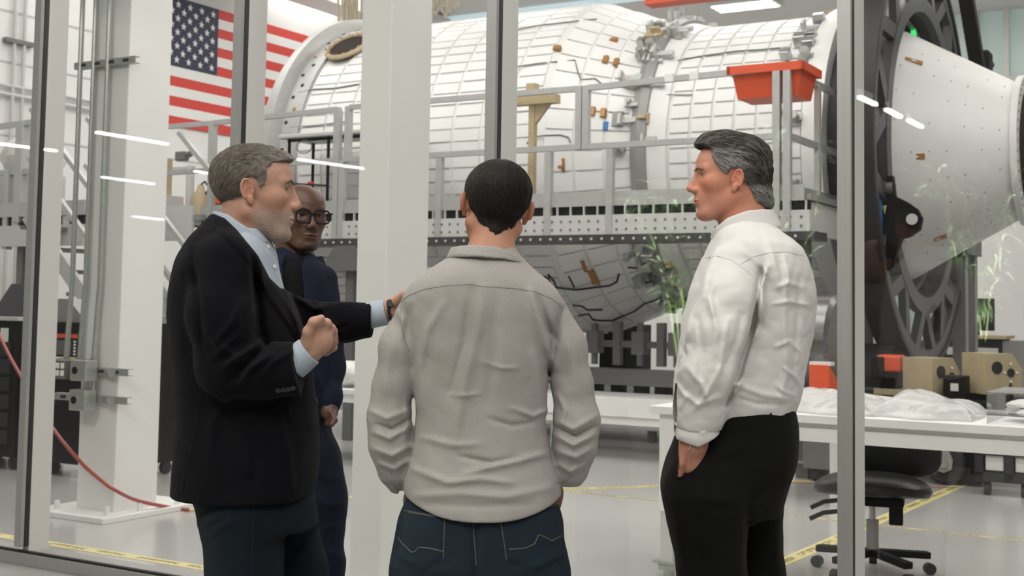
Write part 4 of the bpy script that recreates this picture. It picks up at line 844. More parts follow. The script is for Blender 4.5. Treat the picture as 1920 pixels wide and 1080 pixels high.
def nets(f, lo, hi, h):
    lo = np.asarray(lo, float); hi = np.asarray(hi, float); B = 4; nb = np.ceil((hi - lo)/(h*B)).astype(int) + 1; n = nb*B
    ax_ = [lo[k] + h*np.arange(n[k]) for k in range(3)]
    cc = [lo[k] + h*B*(np.arange(nb[k]) + .5) - h*.5 for k in range(3)]
    G_ = np.stack(np.meshgrid(*cc, indexing='ij'), -1).reshape(-1, 3).astype(f32); v = f(G_)
    act = np.abs(v) < h*B*2.0
    full = np.repeat(np.repeat(np.repeat(v.reshape(nb), B, 0), B, 1), B, 2).astype(f32)
    bi = np.stack(np.unravel_index(np.nonzero(act)[0], nb), -1)*B
    off = np.stack(np.meshgrid(range(B), range(B), range(B), indexing='ij'), -1).reshape(-1, 3)
    idx = (bi[:, None, :] + off[None]).reshape(-1, 3)
    P = np.stack([ax_[k][idx[:, k]] for k in range(3)], -1).astype(f32)
    full[idx[:, 0], idx[:, 1], idx[:, 2]] = f(P)
    F_ = full; s = F_ < 0
    c = [F_[i:n[0]-1+i, j:n[1]-1+j, k:n[2]-1+k] for i in (0, 1) for j in (0, 1) for k in (0, 1)]
    cnt = sum((x < 0).astype(np.int8) for x in c); cell = (cnt > 0) & (cnt < 8); ci = np.stack(np.nonzero(cell), -1)
    cv = np.stack([x[cell] for x in c], -1); offs = np.array([(i, j, k) for i in (0, 1) for j in (0, 1) for k in (0, 1)], float)
    acc = np.zeros((len(ci), 3)); num = np.zeros(len(ci))
    for a in range(8):
        for b in range(a + 1, 8):
            if abs(offs[a] - offs[b]).sum() != 1: continue
            va, vb = cv[:, a], cv[:, b]; m = (va < 0) != (vb < 0); t = np.where(m, va/np.where(m, va - vb, 1), 0)
            acc += m[:, None]*(offs[a] + t[:, None]*(offs[b] - offs[a])); num += m
    V_ = lo + h*(ci + acc/num[:, None]); vid = -np.ones(n, np.int64); vid[ci[:, 0], ci[:, 1], ci[:, 2]] = np.arange(len(ci)); Q = []
    for axn in range(3):
        o1, o2 = [k for k in range(3) if k != axn]; sl0 = [slice(1, n[k]-1) for k in range(3)]; sl0[axn] = slice(0, n[axn]-1); sl1 = list(sl0); sl1[axn] = slice(1, n[axn])
        ch_ = s[tuple(sl0)] != s[tuple(sl1)]; e = np.stack(np.nonzero(ch_), -1)
        if not len(e): continue
        st0 = [1, 1, 1]; st0[axn] = 0; e = e + np.array(st0); inside = s[e[:, 0], e[:, 1], e[:, 2]]
        d1 = np.zeros(3, int); d1[o1] = 1; d2 = np.zeros(3, int); d2[o2] = 1
        g = lambda q: vid[q[:, 0], q[:, 1], q[:, 2]]
        q = np.stack([g(e), g(e - d1), g(e - d1 - d2), g(e - d2)], -1); flip = inside if axn != 1 else ~inside
        q[flip] = q[flip][:, ::-1]; Q.append(q[(q >= 0).all(1)])
    return V_, np.concatenate(Q)
def sdf_mesh(name, parts, m, par, base, attr=None, smooth=1):       # parts: list of (field, lo, hi, cell)
    VV = []; QQ = []; k = 0
    for (f, lo, hi, h) in parts:
        v, q = nets(f, lo, hi, h); VV.append(v); QQ.append(q + k); k += len(v)
    v = np.concatenate(VV); q = np.concatenate(QQ); me = bpy.data.meshes.new(name)
    me.vertices.add(len(v)); me.vertices.foreach_set('co', (v - np.asarray(base)).astype(f32).ravel()); me.loops.add(q.size); me.loops.foreach_set('vertex_index', q[:, ::-1].ravel().astype(np.int32))
    me.polygons.add(len(q)); me.polygons.foreach_set('loop_start', np.arange(0, q.size, 4, dtype=np.int32)); me.update(calc_edges=True); me.validate(); me.shade_smooth()
    if attr:
        ca = me.color_attributes.new('Col', 'FLOAT_COLOR', 'POINT'); cdat = np.ones((len(v), 4), f32); cdat[:, :3] = attr(v.astype(f32)); ca.data.foreach_set('color', cdat.ravel())
    o = bpy.data.objects.new(name, me); C.objects.link(o); me.materials.append(MATS[m] if isinstance(m, str) else m)
    if par is not None: o.parent = par
    else: o.location = base
    return o
def mix3(a, b, t): return np.asarray(a, f32)*(1 - t[:, None]) + np.asarray(b, f32)*t[:, None]
def sst(x, a, b): t = np.clip((x - a)/(b - a), 0, 1); return t*t*(3 - 2*t)
class Head:
    def __init__(s, c, f, up=(0, 0, 1), sc=1.0, jaw=1.0, nose=1.0, roll=0., ls=1.0, earz=0.):
        f = Vector(f).normalized(); up = Vector(up).normalized(); l = up.cross(f).normalized(); u = f.cross(l)
        if roll: R = Matrix.Rotation(roll, 3, f); l = R @ l; u = R @ u
        s.M = np.array([f, l, u], f32).T; s.c = np.asarray(c, f32); s.sc = sc; s.jaw = jaw; s.nose = nose; s.ls = ls; s.ez = earz
    def q(s, P):
        p = ((P - s.c) @ s.M)/s.sc; p[:, 2] = np.where(p[:, 2] < 0, p[:, 2]/s.ls, p[:, 2]); return p
    def wv(s, p):
        p = (p[0], p[1], p[2]*(s.ls if p[2] < 0 else 1)); return Vector(s.c + s.M @ (np.asarray(p, f32)*s.sc))
    def skull(s, p):
        d = ell(p, (-.008, 0, .028), (.093, .075, .074)); d = smin(d, ell(p, (.035, 0, .030), (.058, .061, .058)), .03); return d
    def field(s, P, ears=True):
        p = s.q(P); y = p[:, 1]; pa = p.copy(); pa[:, 1] = np.abs(y); J = s.jaw; N_ = s.nose
        d = s.skull(p)
        d = smin(d, ell(p, (.036, 0, -.035), (.054, .057*J, .074)), .03)
        d = smin(d, ell(p, (.075, 0, -.097), (.0215, .027*J, .020)), .024)
        d = smin(d, cone(pa, (-.004, .050*J, -.052), (.060, .022*J, -.097), .019, .015), .022)
        d = smin(d, ell(pa, (.052, .043, -.020), (.030, .021, .020)), .02)
        d = smin(d, cone(pa, (.072, .042, .017), (.084, .012, .015), .012, .011), .012)
        d = smin(d, ell(p, (.0735, 0, -.060), (.0265, .030, .032)), .016)
        d = smax(d, -ell(pa, (.101, .034, .0), (.021, .018, .0110)), .012)
        d = smin(d, ell(pa, (.0710, .0315, .0005), (.0148, .0155, .0135)), .005)
        d = smax(d, -ell(pa, (.086, .033, -.0005), (.0125, .0138, .0037)), .0015)
        d = smin(d, cone(p, (.088, 0, .012), (.110*N_ + .0, 0, -.030), .0075, .0095), .010)
        d = smin(d, cone(p, (.078, 0, .008), (.090, 0, -.034), .0095, .0150), .008)
        d = smin(d, ell(p, (.111*N_ + .001, 0, -.034), (.0105, .0105, .009)), .006)
        d = smin(d, ell(pa, (.100, .0125, -.038), (.011, .0075, .0075)), .006)
        d = smax(d, -ell(pa, (.104, .0065, -.0475), (.0055, .0032, .0035)), .003)
        d = smin(d, ell(p, (.0955, 0, -.0640), (.0060, .023, .0042)), .004); d = smin(d, ell(p, (.0940, 0, -.0725), (.0068, .020, .0048)), .004)
        d = smax(d, -ell(p, (.103, 0, -.0684), (.009, .024, .0014)), .002)
        d = smax(d, -ell(p, (.104, 0, -.086), (.011, .022, .006)), .010)
        if ears:
            b = math.radians(14); Re = np.array(Matrix.Rotation(math.radians(-22), 3, 'Z') @ Matrix.Rotation(-b, 3, 'Y'), f32)
            e = (pa - np.array((-.004, .079, -.011 + s.ez), f32)) @ Re/.88
            o_ = np.zeros(3, f32)
            ear = ell(e, (0, 0, .004), (.0175, .0055, .028)); ear = smin(ear, ell(e, (.004, -.001, -.026), (.0085, .005, .010)), .008)
            ear = smax(ear, -ell(e, (.003, .007, -.001), (.0095, .0085, .0130)), .003); ear = smax(ear, -ell(e, (.000, .0075, .015), (.0105, .0065, .010)), .003)
            hx = [(-.001 + .0160*math.cos(t), .0015 + .0035*math.sin(t*.6), .005 + .0275*math.sin(t)) for t in [math.radians(-25 + 15.5*k) for k in range(17)]]
            ear = smin(ear, chain(e, hx, [.0034]*17, .0006), .003)
            ear = smin(ear, ell(e, (.0125, .001, -.004), (.004, .005, .006)), .003)
            ear = smin(ear, ell(e, (.006, -.011, -.002), (.011, .010, .018)), .006)
            d = smin(d, ear*.88, .004)
        return d*s.sc
    def box(s, r=.15):
        return s.c - r, s.c + r
def skin_cols(base, H_, beard=None, beard_col=None, red=(1.12, .84, .78), lips=(.95, .68, .66)):
    base = np.asarray(base, f32)
    def fn(P):
        p = H_.q(P); pa = p.copy(); pa[:, 1] = np.abs(p[:, 1]); c = np.tile(base, (len(P), 1))
        def blob_(ctr, r): return np.exp(-(np.linalg.norm((pa - np.asarray(ctr, f32))/np.asarray(r, f32), axis=1))**2)
        t = .55*blob_((.07, .045, -.025), (.04, .03, .025)) + .5*blob_((.112, 0, -.033), (.018, .02, .015)) + .7*blob_((-.004, .085, -.008), (.03, .014, .035)) + .35*blob_((.0, .06, -.08), (.06, .05, .05))
        t = np.clip(t, 0, 1); c = c*(1 + t[:, None]*(np.asarray(red, f32) - 1))
        t = np.clip(1.3*blob_((.100, 0, -.0685), (.012, .022, .0095)), 0, 1); c = c*(1 + t[:, None]*(np.asarray(lips, f32) - 1))
        if beard is not None:
            g = beard(p, pa); nz = ripple(p, 3, 900., .12, n=5); t = np.clip(g*(1 + nz) , 0, 1); bc = np.asarray(beard_col, f32)*(1 + .8*np.clip(ripple(p, 9, 1500., .4, n=5), -.5, .8))[:, None]; c = c*(1 - t[:, None]) + bc*t[:, None]
        return c
    return fn
def eyes(H_, par, base, iris='iris', look=(1, 0, 0)):
    for sy in (-1, 1):
        c = H_.wv((.0712, sy*.0315, .0005)); M_ = Matrix([[float(x) for x in r] for r in H_.M]); bm = bmesh.new()
        bmesh.ops.create_uvsphere(bm, u_segments=20, v_segments=14, radius=.0132*H_.sc); me = bpy.data.meshes.new('eyeball'); bm.to_mesh(me); bm.free(); me.shade_smooth()
        o = bpy.data.objects.new('eyeball', me); C.objects.link(o); me.materials.append(MATS['eye_white']); o.parent = par; o.location = c - Vector(base)
        d = (M_ @ Vector(look)).normalized(); vs = []; fs = []; u = Vector((0, 0, 1)).cross(d).normalized(); v = d.cross(u); r = .0132*H_.sc
        for k, (rr_, mt) in enumerate(((.0062, iris), (.0030, 'pupil'))):
            mb = MB(True); n = 16; h = math.sqrt(r*r - (rr_*H_.sc)**2)
            ring = [d*(h + .0003 + .0003*k) + (u*math.cos(t) + v*math.sin(t))*rr_*H_.sc for t in [i*2*math.pi/n for i in range(n)]]
            mb.add(ring + [d*(r + .0005 + .0003*k)], [(i, (i+1) % n, n) for i in range(n)]).build(('iris', 'pupil')[k], mt, o, True)
mat('eye_white', (.40, .36, .33), .25); mat('iris', (.10, .13, .14), .15); mat('iris_dark', (.03, .018, .012), .15); mat('pupil', (.004, .004, .004), .1)
def camhit(objs, px, py, base):
    from mathutils.bvhtree import BVHTree
    o0 = Vector((0, 0, H)) - Vector(base); r = Vector(ray(px, py)).normalized(); best = None
    for t in objs:
        h = t.ray_cast(o0, r)
        if h[0] is not None and (best is None or h[3] < best[3]): best = h
    return best
def bvh(o):
    from mathutils.bvhtree import BVHTree
    return BVHTree.FromPolygons([v.co for v in o.data.vertices], [tuple(p.vertices) for p in o.data.polygons])
def seam(name, tree, pix, r, m, par, base, lift=.0, step=6):            # a sewn line laid on a garment
    P = []
    for i in range(len(pix) - 1):
        (x0, y0), (x1, y1) = pix[i], pix[i+1]; n = max(1, int(math.hypot(x1-x0, y1-y0)/step))
        for k in range(n + (i == len(pix) - 2)):
            h = camhit([tree], x0 + (x1-x0)*k/n, y0 + (y1-y0)*k/n, base)
            if h: P.append(h[0] + h[1]*lift)
    if len(P) > 1: return MB(True).tube(P, r, 5).build(name, m, par, True)
def patch(name, tree, poly, m, par, base, th=.003, n=14):               # a flat piece of cloth or leather lying on a garment
    xs = [p[0] for p in poly]; ys = [p[1] for p in poly]; vs = {}; fs = []; V_ = []
    def inside(x, y):
        c = False
        for i in range(len(poly)):
            (x0, y0), (x1, y1) = poly[i], poly[i-1]
            if (y0 > y) != (y1 > y) and x < (x1-x0)*(y-y0)/(y1-y0) + x0: c = not c
        return c
    st = max(max(xs) - min(xs), max(ys) - min(ys))/n
    def vert(i, j):
        if (i, j) not in vs:
            h = camhit([tree], min(xs) + i*st, min(ys) + j*st, base)
            if not h: return None
            vs[i, j] = len(V_); V_.append(h[0] + h[1]*th)
        return vs[i, j]
    for i in range(int((max(xs)-min(xs))/st) + 1):
        for j in range(int((max(ys)-min(ys))/st) + 1):
            if inside(min(xs) + (i+.5)*st, min(ys) + (j+.5)*st):
                q = [vert(i, j), vert(i+1, j), vert(i+1, j+1), vert(i, j+1)]
                if None not in q: fs.append(q)
    if fs:
        o = MB(True).add(V_, fs).build(name, m, par, True); so = o.modifiers.new('thick', 'SOLIDIFY'); so.thickness = th*.8; so.offset = 0; return o
def strands(name, hair, par, H_, flow, n, length, wid, cols, region, seed=1, lift=.0012, segs=5, m='hair_strand', sag=0.):
    g = np.random.RandomState(seed); tree = bvh(hair); vs = hair.data.vertices; nv = len(vs); bo = np.asarray(par.location, f32); out = MB(True); C_ = []
    done = 0; tries = 0
    while done < n and tries < n*8:
        tries += 1; v = vs[g.randint(nv)]; p = v.co.copy(); q = H_.q(np.array([np.asarray(p, f32) + bo]))[0]
        if not region(q): continue
        P = []; L_ = length*g.uniform(.6, 1.3); jit = g.normal(size=3)*.12
        for k in range(segs + 1):
            loc, nor, _, _ = tree.find_nearest(p)
            if loc is None: break
            t = k/segs; P.append(loc + nor*(lift*(.5 + 1.2*math.sin(t*math.pi) + g.uniform(0, .4))))
            qq = H_.q(np.array([np.asarray(loc, f32) + bo]))[0]; d = H_.M @ (np.asarray(flow(qq), f32) + jit); d = Vector(d); d = (d - nor*d.dot(nor)); d.normalize(); p = loc + d*(L_/segs)
        if len(P) < 3: continue
        nv0 = len(out.v); out.tube(P, [wid*(1 - .75*(k/(len(P)-1))**2) for k in range(len(P))], 3, False); cc = cols(q, g); C_ += [cc]*(len(out.v) - nv0); done += 1
    o = out.build(name, m, par, True); ca = o.data.color_attributes.new('Col', 'FLOAT_COLOR', 'POINT'); ca.data.foreach_set('color', np.array([(*c, 1) for c in C_], f32).ravel()); o['kind'] = 'stuff'; return o
mat('hair', (.05, .045, .04), .72, spec=.2, attr='Col', var=.35, vscale=160, stretch=(1, 1, .25)); mat('hair_strand', (.05, .045, .04), .5, spec=.3, attr='Col')
mat('skin_light', (.5, .3, .22), .5, attr='Col', var=.05, vscale=120, bump=.06, bscale=700, spec=.35)
mat('skin_dark', (.09, .05, .035), .42, attr='Col', var=.06, vscale=120, bump=.06, bscale=700, spec=.45)
def fabric(name, col, scale, bump, var=.12, rough=.85, diag=True, sheen=.03, col2=None):
    m = mat(name, col, rough, spec=.25 if max(col) > .1 else .08); nt = m.node_tree; N = nt.nodes; L_ = nt.links; p = N['Principled BSDF']; p.inputs['Sheen Weight'].default_value = sheen
    tc = N.new('ShaderNodeTexCoord'); wv = []
    for k, rot in enumerate(((0, 0, 0), (0, math.radians(90), 0)) if not diag else ((0, math.radians(35), 0), (0, math.radians(-55), 0))):
        mp = N.new('ShaderNodeMapping'); mp.inputs['Rotation'].default_value = rot; mp.inputs['Scale'].default_value = (scale,)*3; L_.new(tc.outputs['Object'], mp.inputs[0])
        wa = N.new('ShaderNodeTexWave'); wa.inputs['Scale'].default_value = 1; wa.inputs['Distortion'].default_value = .6; wa.inputs['Detail'].default_value = 1; wa.bands_direction = 'X'; L_.new(mp.outputs[0], wa.inputs[0]); wv.append(wa)
    mu = N.new('ShaderNodeMath'); mu.operation = 'MULTIPLY'; L_.new(wv[0].outputs['Fac'], mu.inputs[0]); L_.new(wv[1].outputs['Fac'], mu.inputs[1])
    mx = N.new('ShaderNodeMix'); mx.data_type = 'RGBA'; c2 = col2 or tuple(c*(1 - var*2) for c in col); mx.inputs[6].default_value = (*c2, 1); mx.inputs[7].default_value = (*[c*(1 + var) for c in col], 1); L_.new(mu.outputs[0], mx.inputs[0])
    nz = N.new('ShaderNodeTexNoise'); nz.inputs['Scale'].default_value = 9; nz.inputs['Detail'].default_value = 3; L_.new(tc.outputs['Object'], nz.inputs[0]); mr = N.new('ShaderNodeMapRange'); mr.inputs[3].default_value = .86; mr.inputs[4].default_value = 1.14; L_.new(nz.outputs[0], mr.inputs[0])
    sc = N.new('ShaderNodeVectorMath'); sc.operation = 'SCALE'; L_.new(mx.outputs[2], sc.inputs[0]); L_.new(mr.outputs[0], sc.inputs['Scale']); L_.new(sc.outputs[0], p.inputs['Base Color'])
    bp = N.new('ShaderNodeBump'); bp.inputs['Strength'].default_value = bump; bp.inputs['Distance'].default_value = .002; L_.new(mu.outputs[0], bp.inputs['Height']); L_.new(bp.outputs[0], p.inputs['Normal'])
    return m
fabric('shirt_grey', (.47, .448, .425), 85, .35, .20); fabric('shirt_white', (.70, .69, .67), 1500, .15, .02, .8, False); fabric('wool_navy', (.0058, .0054, .0080), 1400, .3, .2); fabric('shirt_blue', (.42, .49, .56), 1600, .15, .06, .8, False)
fabric('denim', (.032, .052, .078), 1300, .5, .35, .8); fabric('denim_dark', (.016, .026, .038), 1300, .5, .35, .8); fabric('trouser_black', (.0085, .0085, .009), 1500, .2, .15); fabric('navy_cloth', (.014, .018, .034), 1500, .2, .15); fabric('black_cloth', (.008, .008, .009), 1500, .2, .1)
mat('seam_grey', (.26, .248, .235), .9); mat('seam_white', (.55, .545, .53), .9); mat('stitch', (.11, .10, .085), .8); mat('leather_brown', (.10, .045, .02), .5); mat('shoe', (.012, .011, .010), .35); mat('button_dark', (.02, .02, .02), .4); mat('button_white', (.75, .75, .73), .4); mat('shoe_sole', (.05, .05, .05), .6)
def shoe(par, base, toe, heel):
    toe, heel = Vector(toe), Vector(heel)
    def f(P): 
        d = chain(P, [heel + Vector((0, 0, .045)), (heel + toe)/2 + Vector((0, 0, .045)), toe + Vector((0, 0, .035))], [.04, .046, .040], .02)
        d = smin(d, cone(P, heel + Vector((0, 0, .05)), heel + Vector((0, 0, .11)), .042, .042), .02); return np.maximum(d, -P[:, 2] + .001)
    lo = np.minimum(np.array(toe), np.array(heel)) - .07; hi = np.maximum(np.array(toe), np.array(heel)) + .07; lo[2] = -.01; hi[2] = .16
    sdf_mesh('shoe', [(f, lo, hi, .008)], 'shoe', par, base)
# ================================================================ people
def projv(P):
    x, y, z = P[:, 0], P[:, 1], P[:, 2] - H; ct, st = math.cos(TILT), math.sin(TILT); d = y*ct + z*st; u = -y*st + z*ct
    X, Y = x/d*F, -u/d*F; c, s = math.cos(ROLL), math.sin(ROLL); return np.stack([CX + X*c - Y*s, CY + X*s + Y*c], -1)
def creases(P, d, lst, ymax, near=.05):        # cloth folds: polylines as seen on the near side, height in metres, width in pixels
    m = (P[:, 1] < ymax) & (np.abs(d) < near)
    if not m.any(): return d
    q = projv(P[m]).astype(f32); dd = d[m].copy()
    for pts, h, wd in lst:
        best = np.full(len(q), 1e9, f32); tb = np.zeros(len(q), f32); n = len(pts) - 1
        for i in range(n):
            a = np.array(pts[i], f32); ba = np.array(pts[i+1], f32) - a; pa = q - a; t = np.clip(pa @ ba/float(ba @ ba), 0, 1); e = np.linalg.norm(pa - t[:, None]*ba, axis=1); k = e < best; best[k] = e[k]; tb[k] = (i + t[k])/n
        dd -= (h*np.exp(-(best/wd)**2)*np.sqrt(np.clip(np.sin(np.pi*(tb*.9 + .05)), 0, 1))).astype(f32)
    d = d.copy(); d[m] = dd; return d
def emboss(P, d, poly, h, ymax, soft=6, near=.05):      # a flap or lapel raised on the near side of a garment
    m = (P[:, 1] < ymax) & (np.abs(d) < near)
    if not m.any(): return d
    q = projv(P[m]).astype(f32); n = len(poly); best = np.full(len(q), 1e9, f32); ins = np.zeros(len(q), bool)
    for i in range(n):
        a = np.array(poly[i-1], f32); b = np.array(poly[i], f32); ba = b - a; pa = q - a; t = np.clip(pa @ ba/float(ba @ ba), 0, 1); best = np.minimum(best, np.linalg.norm(pa - t[:, None]*ba, axis=1))
        c = (a[1] > q[:, 1]) != (b[1] > q[:, 1]); xx = (b[0] - a[0])*(q[:, 1] - a[1])/((b[1] - a[1]) or 1e-6) + a[0]; ins ^= c & (q[:, 0] < xx)
    sd = np.where(ins, best, -best); d = d.copy(); d[m] -= (h*sst(sd, -soft*.3, soft)).astype(f32); return d
def brows(Hd, body, B, col, hz=.0042, th=.0018):
    for sy in (-1, 1):
        def brow(P):
            p = Hd.q(P); y = p[:, 1]*sy; zb = np.interp(y, [.008, .028, .050], [.0140, .0205, .0130]); h_ = hz*np.interp(y, [.008, .014, .030, .050], [.55, 1, .9, .25]); m = np.maximum(np.abs(p[:, 2] - zb) - h_, np.maximum(.009 - y, y - .050)); m = np.maximum(m, .05 - p[:, 0])
            return smax(Hd.field(P, False)/Hd.sc - th, m, .0025)*Hd.sc + ripple(p, 2, 1100., .0007, (1, .6, 1), n=5)
        sdf_mesh('eyebrow', [(brow, *Hd.box(.13), .0016)], 'hair', body, B, lambda P: np.asarray(col, f32)*(1 + np.clip(ripple(P, 4, 1500., .3, n=4), -.4, .6))[:, None])
class Fig:
    def __init__(s, D, foot_px): s.D = D; s.k = F/D; p = atd(foot_px, 600, D); s.base = Vector((p.x, D, 0))
    def I(s, px, py, dd=0.): return np.array(atd(px, py, s.D + dd), f32)
    def rows(s, lst, dd=0.):
        out = []
        for r in lst:
            py, l, rr_, ry = r[:4]; o = r[4] if len(r) > 4 else 0.; c = s.I((l + rr_)/2, py, dd + o); k = F/(s.D + dd + o); out.append((c[2], c[0], c[1], (rr_ - l)/2/k, ry))
        return out
    def ch(s, P, lst, k=.02): return chain(P, [s.I(*q[:2], q[3] if len(q) > 3 else 0.) for q in lst], [q[2]/s.k for q in lst], k)
    def zz(s, py, px=960): return s.I(px, py)[2]
def bounds(f_rows, pad, extra=()):
    pass
def leg_chain(P, hip, knee, ankle, r): return chain(P, [hip, knee, ankle], r, .03)
# ---------------------------------------------------------------- 1: dark blazer, grey hair and beard, seen in profile
def person_blazer():
    g = Fig(3.3, 470); I = g.I; B = g.base; bn_ = np.array(B)
    Hd = Head(I(474, 355, .0), (1, .1, 0), sc=1.07, jaw=1.04, nose=.955, ls=1.1)
    neck_a, neck_b = I(462, 395), I(446, 460)
    def f_head(P): return smin(Hd.field(P), chain(P, [neck_a, neck_b], [.060, .066], .02), .022)
    jr = g.rows([(405, 398, 446, .08), (425, 382, 478, .12), (445, 366, 500, .165), (470, 350, 514, .20), (500, 336, 522, .215), (540, 326, 536, .215), (580, 322, 553, .205), (640, 324, 572, .195), (700, 330, 584, .185), (760, 334, 592, .185), (820, 334, 595, .195), (880, 330, 593, .205), (935, 328, 584, .21)])
    hz = g.zz(926, 460)
    near_arm = [(428, 498, 58, -.165), (412, 590, 55, -.205), (424, 688, 48, -.205), (495, 694, 45, -.20), (600, 688, 50, -.17)]
    far_arm = [(497, 520, 52, .15), (580, 600, 42, .19), (645, 603, 36, .16), (720, 598, 33, .11)]
    cutA = I(558, 686, -.18); nA = np.array((.97, 0, .18), f32); nA /= np.linalg.norm(nA)
    cutB = I(697, 600, .12)
    fl = [([(470, 470), (482, 540), (490, 620), (500, 650)], -0.0225, 7), ([(455, 560), (440, 600), (405, 640)], 0.0135, 8), ([(480, 575), (450, 625), (400, 670)], 0.0135, 7), ([(490, 640), (450, 668), (420, 690)], 0.0202, 7), ([(490, 655), (455, 690), (430, 715)], -0.0158, 6), ([(510, 665), (470, 690), (450, 722)], 0.0180, 6), ([(380, 600), (410, 650), (470, 680)], 0.0112, 7), ([(545, 660), (510, 680), (480, 715)], 0.0112, 6), ([(360, 470), (372, 560), (380, 640)], -0.0112, 6), ([(535, 545), (560, 610), (572, 660)], 0.0112, 6), ([(600, 575), (612, 600), (640, 618)], 0.0135, 5), ([(560, 560), (590, 580), (610, 575)], 0.0158, 6), ([(590, 640), (620, 620), (650, 612)], -0.0112, 5),
          ([(430, 740), (400, 790), (395, 860)], 0.0090, 11), ([(520, 770), (540, 850), (545, 915)], 0.0090, 9), ([(470, 800), (480, 860), (475, 915)], -0.0068, 11)]
    def jacket_core(P):
        d = loft(P, jr, 2.25); a = g.ch(P, near_arm, .035); a = smax(a, (P - cutA) @ nA, .006); d = smin(d, a, .02)
        b = g.ch(P, far_arm, .03); b = smax(b, (P[:, 0] - cutB[0]), .006); d = smin(d, b, .03); return d
    def f_jacket(P):
        d = jacket_core(P); q = projv(P)
        d = creases(P, d, fl, 3.5); d = d + ripple(P, 4, 38., .0016) + ripple(P, 5, 80., .0006)
        # opening: V between the lapels, on the front of the chest
        px, py = q[:, 0], q[:, 1]; vx = np.interp(py, [380, 470, 500, 545, 600, 660, 720], [395, 478, 495, 530, 560, 577, 592]) 
        cutf = (vx - px)/g.k; lim = np.interp(px, [500, 530, 545, 570, 600], [536, 540, 548, 560, 566]); inner = np.maximum(cutf, (py - lim)/g.k); inner = np.where((px > 470) & (py > 380), inner, 1)
        d = smax(d, -inner, .004)
        edge = np.interp(px, [380, 398, 422, 444, 466, 485, 505, 527], [400, 400, 410, 431, 458, 480, 521, 542]); d = smax(d, np.where(px < 530, (edge - py)/g.k, -1), .004)
        d = emboss(P, d, [(398, 400), (422, 410), (444, 431), (466, 458), (485, 480), (505, 521), (527, 542), (560, 600), (574, 652), (566, 662), (545, 620), (520, 585), (500, 560), (470, 500), (440, 465), (415, 442), (394, 428)], .0065, 3.5)
        d = emboss(P, d, [(442, 766), (545, 753), (551, 785), (452, 796)], .004, 3.3)
        hem = hz + .012*np.clip((P[:, 0] - I(560, 900)[0])/.05, 0, 1.5)**2 ; d = smax(d, hem - P[:, 2], .006)
        return d
    lo = np.array(I(315, 940)) ; hi = np.array(I(735, 392)); lo[1], hi[1] = 2.98, 3.62
    tr_rows = g.rows([(900, 345, 585, .16), (930, 362, 588, .16), (960, 374, 590, .165), (985, 384, 592, .16)])
    zf = .09
    def f_jeans(P):
        d = loft(P, tr_rows, 2.2); kn, an = I(462, 1180, -.09), I(455, 1400, -.09); kn2, an2 = I(575, 1180, .10), I(570, 1400, .10); an[2] = an2[2] = zf
        a = chain(P, [I(455, 960, -.09), I(458, 1075, -.09), kn, an], [.108, .090, .074, .066], .03); b = chain(P, [I(518, 960, .09), I(553, 1075, .10), kn2, an2], [.100, .082, .074, .066], .03)
        d = smin(d, smin(a, b, .012), .03)
        d = creases(P, d, [([(372, 985), (395, 975), (430, 955)], .006, 7), ([(398, 1000), (420, 985), (450, 975)], .005, 6), ([(590, 960), (560, 1000), (530, 1040)], .004, 9), ([(600, 1000), (570, 1030), (545, 1070)], .004, 9), ([(475, 930), (474, 1000), (470, 1080)], -.002, 4)], 3.6)
        return d + ripple(P, 8, 45., .0012)
    def beard(p, pa):
        t = sst(-pa[:, 2], .045, .062)*sst(p[:, 0], .005, .03); t2 = sst(-pa[:, 2], .03, .06)*sst(p[:, 0], .0, .02)*sst(-p[:, 0], -.055, -.03)
        m = np.exp(-((pa[:, 2] + .069)/.008)**2 - (pa[:, 1]/.022)**2)*sst(p[:, 0], .088, .094); mu = np.exp(-((pa[:, 2] + .052)/.006)**2)*sst(p[:, 0], .075, .085)
        nk = sst(-pa[:, 2], .125, .110)
        return np.clip((np.maximum(np.maximum(t, t2*.8), mu*.7))*(1 - .95*np.clip(m*1.5, 0, 1))*.72*nk, 0, 1)
    cols = skin_cols((.46, .268, .195), Hd, beard, (.30, .26, .225))
    # right fist
    K = .00139
    w0 = I(566, 676, -.175); pm = I(595, 636, -.18); 
    def f_fist(P):
        d = cone(P, w0, I(580, 660, -.178), .030, .029)
        d = smin(d, ell(P, pm, (.040, .030, .036), np.array(Matrix.Rotation(math.radians(40), 3, 'Y'))), .02)
        kn = [I(600, 604, -.205), I(612, 607, -.185), I(621, 619, -.165), I(622, 636, -.15)]; mid = [I(612, 612, -.16) , I(624, 622, -.145), I(628, 637, -.13), I(625, 651, -.12)]; tip = [I(598, 632, -.125), I(607, 640, -.115), I(612, 652, -.11), I(611, 662, -.10)]
        ms = [I(586, 628, -.195), I(592, 632, -.19), I(598, 640, -.18), I(600, 652, -.17)]
        for i, r in enumerate((.0112, .0115, .0108, .0095)):
            d = smin(d, cone(P, ms[i], kn[i], .014, r + .001), .010); fi = chain(P, [kn[i], mid[i], tip[i]], [r + .0008, r, r*.9], .006); d = smin(d, fi, .0045)
        th_ = chain(P, [I(578, 645, -.20), I(578, 622, -.215), I(588, 604, -.222), I(602, 597, -.215)], [.016, .013, .0115, .0095], .008); d = smin(d, th_, .007)
        for i in range(4): d = d - .0022*np.exp(-(np.linalg.norm(P - kn[i], axis=1)/.009)**2)
        return d
